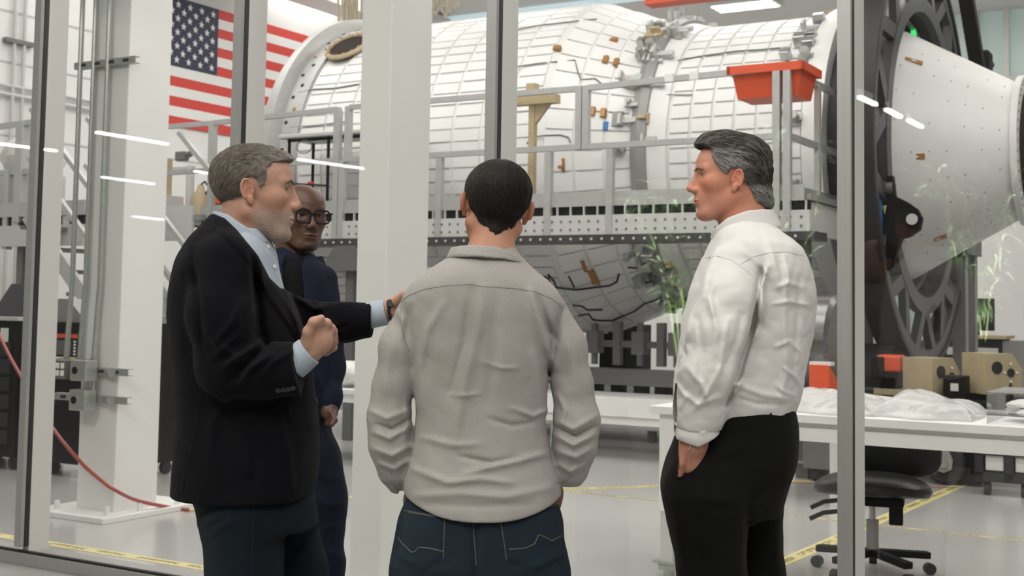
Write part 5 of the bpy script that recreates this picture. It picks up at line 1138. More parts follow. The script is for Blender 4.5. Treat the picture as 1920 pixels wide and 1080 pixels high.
    def f_hand2(P):
        d = chain(P, [I(690, 592, .13), I(728, 582, .125)], [.030, .026], .01); d = smin(d, ell(P, I(752, 574, .125), (.040, .016, .032)), .02)
        for i in range(4): d = smin(d, chain(P, [I(770, 560 + i*9, .125), I(790, 556 + i*10, .12), I(806, 560 + i*10, .11)], [.010, .009, .008], .006), .006)
        return smin(d, chain(P, [I(742, 566, .10), I(758, 552, .085), I(772, 548, .08)], [.013, .011, .009], .006), .008)
    bl, bh = Hd.box(.155); bl = bl.copy(); bl[2] = I(440, 470)[2]
    fl0, fl1 = np.array(I(552, 700)), np.array(I(640, 580)); fl0[1], fl1[1] = 3.05, 3.25
    hl0, hl1 = np.array(I(684, 625)), np.array(I(822, 535)); hl0[1], hl1[1] = 3.34, 3.48
    cl0, cl1 = lo.copy(), hi.copy(); cl0[2] = .1
    core = lambda P: np.minimum(np.minimum(jacket_core(P) + .05, f_jeans(P) + .022), cone(P, neck_a, I(445, 500), .055, .06))
    body = sdf_mesh('person', [(f_head, bl, bh, .0023), (f_fist, fl0, fl1, .0022), (f_hand2, hl0, hl1, .004), (core, cl0 - .03, cl1 + .03, .016)], 'skin_light', None, B, cols)
    tag(body, 'person with grey hair and beard in a dark blazer, gesturing with a fist', 'person')
    jk = sdf_mesh('blazer', [(f_jacket, lo - .03, hi + .03, .0046)], 'wool_navy', body, B)
    l2, h2 = np.array(I(330, 1090)), np.array(I(640, 895)); l2[1], h2[1], l2[2] = 3.02, 3.60, .06
    je = sdf_mesh('jeans', [(f_jeans, l2 - .04, h2 + .02, .007)], 'denim_dark', body, B)
    # shirt: collar, front and cuffs
    def f_shirt(P):
        d = loft(P, g.rows([(430, 430, 496, .08), (450, 428, 506, .10), (470, 424, 515, .115), (500, 420, 520, .13), (545, 420, 530, .14), (600, 420, 550, .14), (720, 430, 570, .14)]), 2.2)
        d = creases(P, d, [([(505, 470), (530, 545), (550, 600)], .004, 3)], 3.5); nk = cone(P, I(462, 380), I(450, 430), .058, .062); return smax(d, -nk, .004)
    def f_collar(P):
        q = projv(P); px, py = q[:, 0], q[:, 1]; c, t = seg(P, I(462, 388), I(452, 440)); r = .070 + .020*t; sh = np.abs(c - r) - .0035
        top = np.interp(px, [390, 403, 428, 449, 477, 496, 515, 530], [393, 395, 402, 417, 435, 449, 464, 474]); bot = np.interp(px, [390, 405, 440, 470, 482, 486, 500, 512, 520], [425, 430, 450, 478, 496, 494, 470, 468, 466])
        return smax(smax(sh, (top - py)/g.k, .002), (py - bot)/g.k, .002)
    s0, s1 = np.array(I(385, 730)), np.array(I(600, 380)); s0[1], s1[1] = 3.13, 3.48
    sh = sdf_mesh('shirt', [(f_shirt, s0, s1, .006)], 'shirt_blue', body, B); cl_ = sdf_mesh('collar', [(f_collar, s0 + np.array((0, 0, .38), f32), s1, .0032)], 'shirt_blue', body, B)
    def cuff(a, b, r0_, r1_, th=.004):
        def f(P): e, t = seg(P, a, b); ba = (b - a)/np.linalg.norm(b - a); h_ = (P - a) @ ba; L_ = np.linalg.norm(b - a); return smax(smax(np.abs(e - (r0_ + (r1_ - r0_)*t)) - th, -h_, .002), h_ - L_, .002)
        lo_, hi_ = np.minimum(a, b) - .05, np.maximum(a, b) + .05; return sdf_mesh('cuff', [(f, lo_, hi_, .003)], 'shirt_blue', body, B)
    cuff(I(548, 684, -.178), I(580, 658, -.178), .037, .034); cuff(I(690, 592, .128), I(725, 585, .125), .032, .031)
    # hair
    def hair_f(P):
        p = Hd.q(P); pa = np.abs(p[:, 1]); th = .0045 + .003*sst(p[:, 2], .03, .09) + .007*sst(p[:, 0], .06, .09)*sst(p[:, 2], .055, .075)
        d = Hd.skull(p) - th - .0022*np.sin(p[:, 0]*260 + 40*p[:, 2] + 14*np.sin(p[:, 1]*60)) * sst(p[:, 2], .02, .07)
        line = np.interp(p[:, 2], [-.08, -.056, -.05, -.034, -.022, -.014, -.010, .01, .03, .050, .062, .074, .09, .14], [-.085, -.070, -.058, -.042, -.034, .018, .026, .036, .040, .042, .055, .10, .12, .12])
        nz = ripple(p, 6, 420., .0022, n=5); m = p[:, 0] - line + nz; m = np.maximum(m, -.050 - .004*sst(-p[:, 0], .02, .09) - p[:, 2] + nz)
        earz = ell(np.stack([p[:, 0], pa, p[:, 2]], -1), (.004, .085, -.010), (.022, .03, .036)); return smax(smax(d, m, .008), -earz, .005)*Hd.sc
    def hair_c(P):
        p = Hd.q(P); t = np.clip(.45*sst(p[:, 0], .0, .06) + .5*sst(-p[:, 2], -.06, .02)*sst(p[:, 0], -.06, .03) + .3*ripple(p, 2, 60., .3), 0, 1); return mix3((.12, .102, .088), (.30, .275, .25), t)
    ha = sdf_mesh('hair', [(hair_f, *Hd.box(.14), .0024)], 'hair', body, B, hair_c)
    strands('hair_strands', ha, body, Hd, lambda q: (-.75, .05*np.sign(q[1]), .12 - 1.0*max(0., -q[0]*9) - (.5 if q[2] < .05 else 0)), 4200, .020, .00034, lambda q, r: (lambda k: (.05*k + .02, .043*k + .017, .037*k + .014))(r.choice([.8, 1.8, 3., 5., 7.])), lambda q: q[2] > -.06, 3, .0010)
    eyes(Hd, body, B)
    brows(Hd, body, B, (.12, .098, .08))
    # blazer details
    tj = bvh(jk)
    seam('pocket_line', tj, [(440, 764), (545, 752)], .0016, 'black_cloth', body, B); seam('vent', tj, [(376, 748), (362, 830), (342, 922)], .0022, 'black_cloth', body, B); seam('sleeve_seam', tj, [(372, 470), (366, 560), (372, 640), (395, 700)], .0014, 'black_cloth', body, B)
    for (x, y) in ((521, 731), (531, 730), (540, 729), (549, 727)):
        h = camhit([tj], x, y, B)
        if h: MB(True).tube([h[0], h[0] + h[1]*.004], .0065, 12).build('sleeve_button', 'button_dark', body, True)
    h = camhit([tj], 591, 752, B)
    if h: MB(True).tube([h[0], h[0] + h[1]*.005], .009, 12).build('front_button', 'button_dark', body, True)
    tt = bvh(sh); tcx = bvh(cl_)
    for (x, y) in ((503, 463), (514, 500)):
        h = camhit([tt, tcx], x, y, B)
        if h: MB(True).tube([h[0], h[0] + h[1]*.003], .0055, 12).build('shirt_button', 'button_white', body, True)
    seam('placket', tt, [(513, 478), (524, 520), (531, 540)], .0012, 'button_white', body, B)
    a_, b_ = Vector(I(728, 583, .125)) - B, Vector(I(734, 582, .125)) - B; wa = MB(True).tube([a_, b_], .029, 20).build('watch_strap', 'leather_black', body, True); MB(True).tube([Vector(I(731, 570, .10)) - B, Vector(I(731, 568, .09)) - B], .010, 16).build('watch_case', 'charcoal', wa, True)
    tje = bvh(je); seam('side_seam', tje, [(476, 935), (474, 1000), (472, 1076)], .0011, 'denim', body, B); seam('pocket_seam', tje, [(428, 945), (432, 970), (420, 982), (396, 990)], .0011, 'denim', body, B)
    for (kx, dd) in ((455, -.09), (570, .10)):
        a = I(kx, 1400, dd); shoe(body, B, (a[0] + .17, a[1], 0), (a[0] - .04, a[1], 0))
person_blazer()
# ---------------------------------------------------------------- 2: grey shirt, seen from behind
def person_grey():
    g = Fig(3.07, 900); I = g.I; B = g.base
    Hd = Head(I(931, 383, .02), (-.16, 1, .0), sc=1.0, jaw=1.05, roll=math.radians(7), ls=1.0)
    na, nb = I(926, 425, .02), I(918, 500, -.005)
    def f_head(P): return smin(smin(Hd.field(P), cone(P, na, nb, .053, .058), .02), cone(P, nb, I(915, 560, 0), .06, .09), .03)
    rows = g.rows([(462, 860, 966, .055), (478, 846, 978, .075), (492, 828, 990, .092), (510, 800, 1010, .108), (530, 775, 1034, .118), (552, 758, 1052, .122), (590, 754, 1058, .124), (630, 761, 1047, .122), (680, 770, 1035, .118), (740, 777, 1023, .112), (800, 779, 1024, .112), (850, 773, 1032, .120), (900, 760, 1047, .134), (940, 757, 1051, .143), (985, 756, 1053, .148)])
    armL = [(788, 592, 44), (757, 650, 41), (739, 720, 35), (730, 785, 36), (732, 835, 35), (741, 880, 29, .02), (756, 918, 21, .06)]; armR = [(1026, 594, 44), (1055, 650, 41), (1074, 720, 35), (1081, 788, 39), (1078, 838, 37), (1067, 878, 31, .02), (1056, 905, 25, .05)]
    fl = [([(905, 545), (895, 620), (870, 720), (850, 830)], 0.0095, 11), ([(885, 545), (872, 640), (845, 740)], -0.0081, 9), ([(930, 560), (925, 660), (915, 760)], -0.0068, 11), ([(830, 570), (800, 620), (785, 690), (790, 760)], 0.0081, 9), ([(995, 545), (1010, 600), (1025, 650), (1040, 690)], 0.0135, 7), ([(1010, 560), (1030, 620), (1045, 640)], -0.0108, 6), ([(770, 575), (760, 640), (775, 690)], -0.0081, 6), ([(1055, 580), (1040, 640), (1030, 700)], -0.0121, 6), ([(755, 610), (745, 580)], 0.0054, 6), ([(1000, 660), (1010, 720), (1020, 770)], 0.0068, 9),
          ([(775, 880), (840, 905), (900, 898), (960, 905)], 0.0095, 7), ([(870, 890), (930, 872), (980, 862), (1020, 852)], 0.0095, 7), ([(860, 855), (920, 868), (975, 858)], -0.0081, 5), ([(790, 820), (850, 835), (900, 832)], 0.0054, 6), ([(960, 765), (1000, 780), (1025, 770)], 0.0068, 5), ([(915, 785), (960, 798), (1000, 792)], -0.0054, 5), ([(840, 740), (870, 742), (900, 738)], 0.0041, 4), ([(905, 678), (940, 690), (970, 690)], 0.0041, 4), ([(780, 930), (860, 925), (950, 932), (1030, 915)], 0.0068, 8), ([(800, 945), (900, 950), (1000, 945)], -0.0041, 7),
          ([(695, 770), (725, 785), (765, 770)], 0.0081, 6), ([(700, 810), (730, 822), (768, 800)], 0.0108, 6), ([(705, 795), (735, 805), (770, 785)], -0.0095, 4), ([(700, 840), (735, 855), (768, 835)], 0.0095, 6), ([(712, 870), (740, 880), (765, 862)], 0.0081, 5), ([(1045, 790), (1075, 805), (1118, 780)], 0.0081, 6), ([(1040, 815), (1075, 835), (1115, 815)], 0.0108, 6), ([(1042, 800), (1080, 818), (1115, 800)], -0.0095, 4), ([(1045, 845), (1080, 858), (1110, 840)], 0.0081, 6), ([(1045, 740), (1060, 770), (1050, 800)], 0.0081, 5), ([(760, 745), (765, 790), (755, 830)], 0.0068, 5), ([(1045, 870), (1070, 885), (1095, 872)], 0.0068, 5), ([(1060, 620), (1075, 680), (1082, 740)], 0.0054, 9), ([(740, 630), (726, 690), (718, 750)], 0.0054, 9)]
    zc = g.zz(962, 905); xc = I(905, 960)[0]
    def core(P):
        d = loft(P, rows, 2.25); d = smin(d, g.ch(P, armL, .03), .008); return smin(d, g.ch(P, armR, .03), .008)
    def f_shirt(P):
        d = creases(P, core(P), fl, 3.07, .04) + ripple(P, 14, 40., .0015, (1, 1, .5)) + ripple(P, 15, 95., .0006, (1, 1, .6))
        hem = zc + .046*np.clip(np.abs(P[:, 0] - xc)/.185, 0, 1)**2.4; trunk = np.abs(P[:, 0] - xc) < .205
        d = np.where(trunk, smax(d, hem - P[:, 2], .005), d); nk = cone(P, I(926, 430, .02), I(915, 480, 0), .060, .064); d = smax(d, -nk, .004)
        for a in (I(757, 920, .06), I(1056, 905, .05)): d = smax(d, np.where(np.linalg.norm(P - a, axis=1) < .06, a[2] - .004 - P[:, 2], -1), .004)
        return d
    tr = g.rows([(895, 785, 1025, .095), (935, 764, 1043, .118), (970, 750, 1053, .130), (1010, 743, 1056, .136), (1050, 739, 1058, .138), (1090, 738, 1060, .134), (1120, 742, 1056, .125)])
    def f_jeans(P):
        d = loft(P, tr, 2.35); kl, al, kr, ar = I(815, 1330), I(815, 1560), I(985, 1330), I(985, 1560); al[2] = ar[2] = .09
        a = chain(P, [I(822, 1080), kl, al], [.108, .078, .068], .03); b = chain(P, [I(978, 1080), kr, ar], [.108, .078, .068], .03); d = smin(d, smin(a, b, .01), .03)
        d = creases(P, d, [([(893, 965), (892, 1040), (896, 1110)], -.010, 9), ([(745, 1030), (752, 1050), (790, 1062)], .004, 7), ([(740, 1050), (745, 1075)], .005, 6), ([(1050, 1040), (1000, 1066), (960, 1075)], .004, 8), ([(770, 1075), (830, 1070), (880, 1078)], .004, 8)], 3.07)
        for poly in ([(757, 955), (834, 968), (830, 1048), (790, 1072), (742, 1045)], [(938, 968), (1045, 945), (1056, 1045), (1008, 1070), (950, 1050)]): d = emboss(P, d, poly, .004, 3.07, 4)
        return d + ripple(P, 21, 60., .0010)
    cols = skin_cols((.46, .235, .155), Hd, lambda p, pa: sst(-pa[:, 2], .05, .07)*sst(p[:, 0], .01, .03)*.6, (.05, .04, .03), red=(1.15, .78, .70))
    def hand(c, s_):
        def f(P):
            d = ell(P, c + np.array((0, .05, -.04), f32), (.030, .040, .045)); return smin(d, cone(P, c, c + np.array((0, .03, -.02), f32), .026, .028), .02)
        return (f, c - .09, c + .11, .006)
    bl, bh = Hd.box(.15); bl = bl.copy(); bl[2] = g.zz(500)
    l0, h0_ = I(680, 1000), I(1135, 455); l0[1], h0_[1] = 2.85, 3.30; l1, h1 = l0.copy(), h0_.copy(); l1[2] = .1
    body = sdf_mesh('person', [(f_head, bl, bh, .0024), hand(I(778, 922, .10), 1), hand(I(1034, 908, .09), -1), (lambda P: np.minimum(core(P), f_jeans(P)) + .022, l1, h1, .016)], 'skin_light', None, B, cols)
    tag(body, 'person with short dark hair in a grey textured shirt, seen from behind, hands in pockets', 'person')
    sh = sdf_mesh('shirt', [(f_shirt, l0, h0_, .0036)], 'shirt_grey', body, B)
    l2, h2 = I(725, 1090), I(1075, 898); l2[1], h2[1], l2[2] = 2.85, 3.28, .06; je = sdf_mesh('jeans', [(f_jeans, l2, h2, .006)], 'denim', body, B)
    def f_collar(P):
        q = projv(P); px, py = q[:, 0], q[:, 1]; a, b = I(922, 452, .012), I(914, 500, -.002); c, t = seg(P, a, b); e = P - (a + (b - a)*t[:, None]); c = np.sqrt((e[:, 0]/1.02)**2 + (e[:, 1]/.98)**2); r = .0795 + .016*t; sh_ = np.abs(c - r) - .004
        top = np.interp(px, [830, 850, 880, 930, 960, 985], [468, 463, 459, 462, 474, 492]); bot = np.interp(px, [825, 850, 890, 940, 970, 985], [490, 483, 482, 485, 492, 500]); fr = P[:, 1] > a[1] + .01
        bot = np.where(fr, bot + 12, bot); top = np.where(fr, top + 8, top)
        return smax(smax(sh_, (top - py)/g.k, .003), (py - bot)/g.k, .003)
    c0, c1 = I(815, 515), I(1000, 445); c0[1], c1[1] = 2.92, 3.24; sdf_mesh('collar', [(f_collar, c0, c1, .003)], 'shirt_grey', body, B)
    def hair_f(P):
        p = Hd.q(P); pa = np.abs(p[:, 1]); th = .004 + .003*sst(p[:, 2], .0, .06); d = Hd.skull(p) - th; nz = ripple(p, 6, 480., .003, n=6)
        nape = -.056 - .022*np.exp(-(pa/.022)**2) + .006*sst(pa, .035, .06); m = np.maximum(nape - p[:, 2] + nz, p[:, 0] - np.interp(p[:, 2], [-.05, .0, .03, .07, .1], [.0, .035, .05, .06, .02]))
        d = smin(d, cone(P, na, nb, .053, .058) - .0025, .022)
        earz = ell(np.stack([p[:, 0], pa, p[:, 2]], -1), (.004, .086, -.008), (.020, .024, .034)); return smax(smax(d, m, .006), -earz, .005)*Hd.sc
    def hair_c(P):
        p = Hd.q(P); t = np.clip(np.exp(-((p[:, 0] - .0)/.035)**2 - (p[:, 1]/.035)**2)*sst(p[:, 2], .085, .1)*.9 + .15*sst(np.abs(p[:, 1]), .05, .075), 0, 1); return mix3((.013, .011, .010), (.09, .065, .05), t)
    ha = sdf_mesh('hair', [(hair_f, *Hd.box(.14), .0024)], 'hair', body, B, hair_c)
    strands('hair_strands', ha, body, Hd, lambda q: (-.3, .15*np.sign(q[1]), -.9), 6500, .009, .00026, lambda q, r: (lambda k: (.014*k, .012*k, .0105*k))(r.choice([.5, .8, 1.2, 2., 3.5])), lambda q: True, 5, .0009, 3)
    ts = bvh(sh); seam('yoke_seam', ts, [(752, 565), (770, 552), (800, 541), (840, 535), (885, 533), (905, 537), (960, 540), (1000, 546), (1035, 560), (1052, 575)], .0013, 'seam_grey', body, B)
    seam('armhole_seam', ts, [(1062, 556), (1052, 590), (1046, 620), (1038, 645)], .0012, 'seam_grey', body, B); seam('armhole_seam', ts, [(757, 552), (750, 590), (756, 630), (768, 660)], .0012, 'seam_grey', body, B)
    seam('cuff_seam', ts, [(1040, 905), (1062, 900), (1078, 880), (1092, 862)], .0015, 'seam_grey', body, B); seam('cuff_seam', ts, [(712, 880), (735, 905), (752, 925)], .0015, 'seam_grey', body, B)
    tj = bvh(je)
    seam('pocket_stitch', tj, [(746, 1008), (755, 1020), (772, 1036), (778, 1034), (785, 1026), (805, 1028), (832, 1034)], .0014, 'stitch', body, B); seam('pocket_stitch', tj, [(955, 1030), (985, 1028), (1002, 1020), (1010, 1003), (1018, 1005), (1035, 1014), (1053, 1004)], .0014, 'stitch', body, B)
    seam('pocket_edge', tj, [(757, 957), (834, 970), (831, 1048)], .0011, 'stitch', body, B); seam('pocket_edge', tj, [(1045, 947), (938, 970), (950, 1050)], .0011, 'stitch', body, B); seam('centre_seam', tj, [(886, 966), (889, 1010), (893, 1060)], .0012, 'stitch', body, B)
    seam('waistband_seam', tj, [(765, 960), (810, 968), (880, 970), (950, 968), (1040, 945)], .0012, 'stitch', body, B); patch('leather_patch', tj, [(1022, 942), (1044, 932), (1046, 945), (1024, 953)], 'leather_brown', body, B, .003, 8)
    for kx in (815, 985):
        a = I(kx, 1560); shoe(body, B, (a[0], a[1] + .17, 0), (a[0], a[1] - .04, 0))
person_grey()
# ---------------------------------------------------------------- 3: white shirt, swept-back hair, seen in profile
def person_white():
    g = Fig(3.5, 1400); I = g.I; B = g.base
    Hd = Head(I(1370, 331, 0), (-1, 0, .0), sc=.995, jaw=1.02, nose=1.0, ls=1.07, earz=-.006)
    na, nb = I(1384, 372), I(1400, 440)
    def f_head(P): return smin(smin(Hd.field(P), cone(P, na, nb, .060, .066), .022), cone(P, nb, I(1405, 500), .07, .10), .03)
    rows = g.rows([(412, 1358, 1444, .07), (428, 1346, 1456, .10), (445, 1338, 1476, .145), (465, 1328, 1496, .18), (490, 1318, 1509, .20), (520, 1305, 1519, .205), (560, 1292, 1526, .20), (600, 1284, 1522, .195), (640, 1278, 1515, .19), (680, 1270, 1508, .185), (720, 1265, 1501, .18), (748, 1266, 1495, .175), (766, 1276, 1488, .165), (790, 1285, 1478, .15)])
    arm = [(1380, 498, 46, -.155), (1370, 560, 53, -.19), (1352, 620, 53, -.20), (1331, 700, 49, -.195), (1309, 770, 43, -.165), (1300, 830, 38, -.15)]; arm2 = [(1470, 500, 46, .16), (1480, 600, 44, .2), (1465, 700, 40, .18), (1400, 780, 34, .14)]
    cA = I(1303, 800, -.16); nA = I(1300, 830, -.15) - I(1309, 770, -.165); nA = nA/np.linalg.norm(nA)
    fl = [([(1428, 505), (1420, 560), (1412, 610), (1385, 700), (1360, 760)], -0.0208, 6), ([(1440, 500), (1425, 540), (1432, 600)], 0.0104, 6), ([(1480, 500), (1470, 600), (1475, 700), (1462, 760)], 0.0078, 7), ([(1455, 540), (1480, 530), (1505, 540)], 0.0065, 5), ([(1450, 570), (1480, 565), (1515, 572)], 0.0065, 4), ([(1500, 520), (1495, 600), (1488, 690)], -0.0065, 6), ([(1455, 650), (1480, 640), (1500, 660)], 0.0065, 4), ([(1470, 690), (1490, 705), (1500, 720)], 0.0065, 4), ([(1455, 720), (1470, 735), (1490, 742)], 0.0065, 4), ([(1380, 720), (1430, 740), (1480, 748)], 0.0078, 6), ([(1375, 745), (1420, 757), (1470, 760)], -0.0052, 5), ([(1470, 480), (1478, 520), (1470, 560)], 0.0065, 5), ([(1440, 455), (1455, 500), (1462, 540)], 0.0065, 6),
          ([(1330, 560), (1345, 620), (1340, 690)], 0.0078, 7), ([(1310, 600), (1318, 660), (1310, 720)], -0.0078, 6), ([(1365, 600), (1355, 660), (1345, 720)], 0.0078, 6), ([(1390, 590), (1380, 640), (1360, 690)], -0.0065, 6), ([(1290, 690), (1315, 720), (1330, 760)], 0.0078, 6), ([(1350, 690), (1325, 740), (1300, 770)], 0.0078, 5), ([(1285, 740), (1310, 760), (1345, 745)], 0.0065, 5), ([(1340, 520), (1330, 560), (1338, 590)], 0.0078, 6), ([(1395, 470), (1420, 490), (1445, 520)], 0.0078, 6), ([(1345, 470), (1325, 510), (1318, 560)], 0.0065, 6), ([(1295, 580), (1285, 640), (1276, 700)], 0.0065, 6), ([(1275, 640), (1285, 665), (1275, 690)], -0.0078, 5), ([(1268, 720), (1285, 745), (1275, 765)], 0.0078, 5)]
    def core(P):
        d = smax(loft(P, rows, 2.25), g.zz(778, 1400) - P[:, 2], .006); a = g.ch(P, arm, .035); a = smax(a, (P - cA) @ nA, .006); d = smin(d, a, .022); return smin(d, g.ch(P, arm2, .03), .02)
    def f_shirt(P):
        d = creases(P, core(P), fl, 3.52, .04) + ripple(P, 31, 34., .0020) + ripple(P, 32, 70., .0013) + ripple(P, 33, 130., .0006); nk = cone(P, I(1378, 370), I(1398, 425), .064, .070); return smax(d, -nk, .004)
    tr = g.rows([(752, 1290, 1484, .155), (775, 1282, 1489, .165), (800, 1274, 1492, .175), (830, 1264, 1492, .185), (870, 1249, 1486, .19), (905, 1241, 1475, .185), (935, 1243, 1466, .175), (960, 1250, 1462, .16)])
    def f_tr(P):
        d = loft(P, tr, 2.3); k1, a1_, k2, a2_ = I(1345, 1240, -.10), I(1340, 1480, -.10), I(1425, 1240, .10), I(1425, 1480, .10); a1_[2] = a2_[2] = .09
        a = chain(P, [I(1330, 930, -.10), I(1336, 1075, -.10), k1, a1_], [.125, .088, .078, .070], .03); b = chain(P, [I(1402, 930, .08), I(1420, 1075, .10), k2, a2_], [.100, .072, .070, .066], .03); d = smin(d, smin(a, b, .01), .03)
        d = creases(P, d, [([(1395, 950), (1410, 935), (1440, 915), (1470, 905)], -.010, 8), ([(1405, 945), (1402, 1000), (1400, 1078)], -.010, 7), ([(1300, 870), (1350, 850), (1420, 835)], .006, 10), ([(1310, 930), (1350, 940), (1400, 938)], .006, 9), ([(1320, 960), (1360, 972), (1400, 972)], .005, 9), ([(1260, 930), (1270, 1000), (1280, 1070)], .005, 9), ([(1300, 1000), (1340, 1030), (1390, 1040)], .004, 10), ([(1410, 960), (1440, 940), (1465, 935)], .005, 8), ([(1460, 1000), (1455, 1050), (1462, 1075)], .005, 8), ([(1288, 884), (1300, 900), (1290, 960)], -.004, 8)], 3.6)
        pk = g.ch(P, [(1303, 815, 28, -.175), (1288, 880, 10, -.19)], .01); d = smax(d, -pk, .004); return d + ripple(P, 41, 40., .0014)
    def f_hand(P):
        d = g.ch(P, [(1303, 800, 31, -.165), (1300, 830, 27, -.165)], .01); d = smin(d, ell(P, I(1294, 858, -.165), (.033, .020, .048), np.array(Matrix.Rotation(math.radians(-12), 3, 'Y'))), .02)
        for i in range(4): d = smin(d, chain(P, [I(1284 + i*6, 872, -.16 + i*.012), I(1283 + i*6, 905, -.15 + i*.012), I(1284 + i*6, 930, -.13 + i*.012)], [.0105, .0098, .0085], .006), .006)
        d = smin(d, chain(P, [I(1283, 845, -.18), I(1276, 868, -.18), I(1274, 888, -.17)], [.013, .0115, .010], .006), .008)
        return creases(P, d, [([(1300, 835), (1294, 865)], .0015, 2.5), ([(1290, 838), (1285, 862)], .0015, 2.5)], 3.5)
    cols = skin_cols((.50, .232, .155), Hd, lambda p, pa: sst(-pa[:, 2], .05, .07)*sst(p[:, 0], .02, .04)*.10, (.2, .15, .13), red=(1.12, .80, .72))
    bl, bh = Hd.box(.155); bl = bl.copy(); bl[2] = g.zz(440, 1400)
    l0, h0_ = I(1250, 830), I(1540, 405); l0[1], h0_[1] = 3.2, 3.76; l1, h1 = l0.copy(), h0_.copy(); l1[2] = .1; l1[0] -= .05
    a0_, a1_ = I(1255, 945), I(1345, 790); a0_[1], a1_[1] = 3.28, 3.46
    body = sdf_mesh('person', [(f_head, bl, bh, .0023), (f_hand, a0_, a1_, .0026), (lambda P: np.minimum(core(P), f_tr(P)) + .024, l1, h1, .016)], 'skin_light', None, B, cols)
    tag(body, 'person with swept-back greying hair in a white shirt and black trousers, hand in pocket', 'person')
    sh = sdf_mesh('shirt', [(f_shirt, l0, h0_, .0038)], 'shirt_white', body, B)
    l2, h2 = I(1225, 1090), I(1505, 740); l2[1], h2[1], l2[2] = 3.22, 3.78, .06; tr_ = sdf_mesh('trousers', [(f_tr, l2, h2, .0062)], 'trouser_black', body, B)
    def f_cuff(P):
        a, b = I(1311, 758, -.168), I(1302, 822, -.155); e, t = seg(P, a, b); ba = (b - a)/np.linalg.norm(b - a); h_ = (P - a) @ ba; L_ = np.linalg.norm(b - a); r = .058 + .003*np.sin(t*9) - .004*t
        px = projv(P); slant = np.interp(px[:, 0], [1262, 1290, 1310, 1325, 1348], [.0, -.004, -.008, .004, .022])
        d = smax(smax(np.abs(e - r) - .0065, -h_ + .014*0 + slant*.2, .004), h_ - L_ + slant, .005); return creases(P, d, [([(1265, 765), (1300, 790), (1318, 812), (1345, 780)], .005, 5), ([(1300, 775), (1318, 800)], -.004, 4)], 3.5)
    k0, k1 = I(1252, 840), I(1362, 740); k0[1], k1[1] = 3.24, 3.46; sdf_mesh('rolled_cuff', [(f_cuff, k0, k1, .0034)], 'shirt_white', body, B)
    def f_collar(P):
        q = projv(P); px, py = q[:, 0], q[:, 1]; a, b = I(1386, 395), I(1400, 440); c, t = seg(P, a, b); e = P - (a + (b - a)*t[:, None]); c = np.sqrt((e[:, 0]/1.06)**2 + (e[:, 1]/.98)**2 + (e[:, 2])**2*.3); r = .074 + .012*t; s_ = np.abs(c - r) - .0042
        top = np.interp(px, [1322, 1335, 1365, 1400, 1430, 1449, 1460], [448, 432, 408, 395, 392, 393, 396]); bot = np.interp(px, [1322, 1330, 1350, 1380, 1400, 1430, 1450, 1460], [452, 456, 444, 428, 421, 420, 425, 428]); return smax(smax(s_, (top - py)/g.k, .003), (py - bot)/g.k, .003)
    c0, c1 = I(1312, 470), I(1470, 385); c0[1], c1[1] = 3.36, 3.64; sdf_mesh('collar', [(f_collar, c0, c1, .003)], 'shirt_white', body, B)
    # swept-back hair with a flick at the nape
    def hair_f(P):
        p = Hd.q(P); y = p[:, 1]; pa = np.abs(y); th = .006 + .010*sst(p[:, 2], .03, .085) + .010*sst(p[:, 2], .04, .09)*sst(p[:, 0], -.05, .03) + .006*sst(-p[:, 0], .0, .08)
        d = Hd.skull(p) - th; d = smin(d, ell(p, (.062, .0, .096), (.026, .045, .021)), .014)
        nap = chain(p, [(-.066, 0, .0), (-.072, 0, -.040), (-.108, 0, -.068)], [.046, .038, .012], .02); nap = smin(nap, ell(p, (-.066, 0, -.048), (.034, .058, .030)), .02); d = smin(d, nap, .015)
        d = d - .0013*np.sin(p[:, 2]*240 + p[:, 0]*70 + 3*np.sin(p[:, 0]*60) + 20*pa) * sst(.11 - p[:, 2], 0, .03)
        line = np.interp(p[:, 2], [-.09, -.08, -.068, -.048, -.03, -.016, -.008, .0, .012, .03, .05, .064, .076, .086, .10, .14], [-.085, -.076, -.062, -.048, -.040, -.034, .016, .022, .038, .054, .062, .058, .060, .10, .13, .13])
        nz = ripple(p, 16, 300., .0022, n=5); m = np.maximum(p[:, 0] - line + nz, -.084 - p[:, 2] + 1.5*nz); earz = ell(np.stack([p[:, 0], pa, p[:, 2]], -1), (.006, .086, -.012), (.021, .028, .034)); return smax(smax(d, m, .008), -earz, .005)*Hd.sc
    grey = lambda p0, p2, y: np.clip(1.1*sst(p0, -.035, .035)*sst(-p2, -.088, -.05) + .75*sst(-p2, .0, .035)*sst(-p0, -.01, .02), 0, 1)
    def hair_c(P):
        p = Hd.q(P); t = np.clip(grey(p[:, 0], p[:, 2], p[:, 1]) + ripple(p, 5, 420., .22, (.12, 1, 1)), 0, 1); return mix3((.060, .053, .047), (.24, .23, .22), t)
    ha = sdf_mesh('hair', [(hair_f, *Hd.box(.15), .0025)], 'hair', body, B, hair_c)
    flow = lambda q: (-1.0, .0, .45*(q[0] > .07) - .25 - 1.3*max(0., -q[0] - .03)*10*(q[2] > -.03) - (.4 if q[2] < .05 else 0))
    def hc(q, r): t = float(grey(np.array([q[0]]), np.array([q[2]]), 0)[0]); k = r.uniform(.25, 1.6); t = min(1, max(0, t*r.uniform(.2, 1.6) + (.5 if r.rand() < .22 else 0))); return tuple(k*(a*(1 - t) + b*t) for a, b in zip((.055, .048, .042), (.40, .385, .37)))
    strands('hair_strands', ha, body, Hd, flow, 8000, .048, .00038, hc, lambda q: True, 8, .0018, 6)
    eyes(Hd, body, B); brows(Hd, body, B, (.17, .105, .08), .0036)
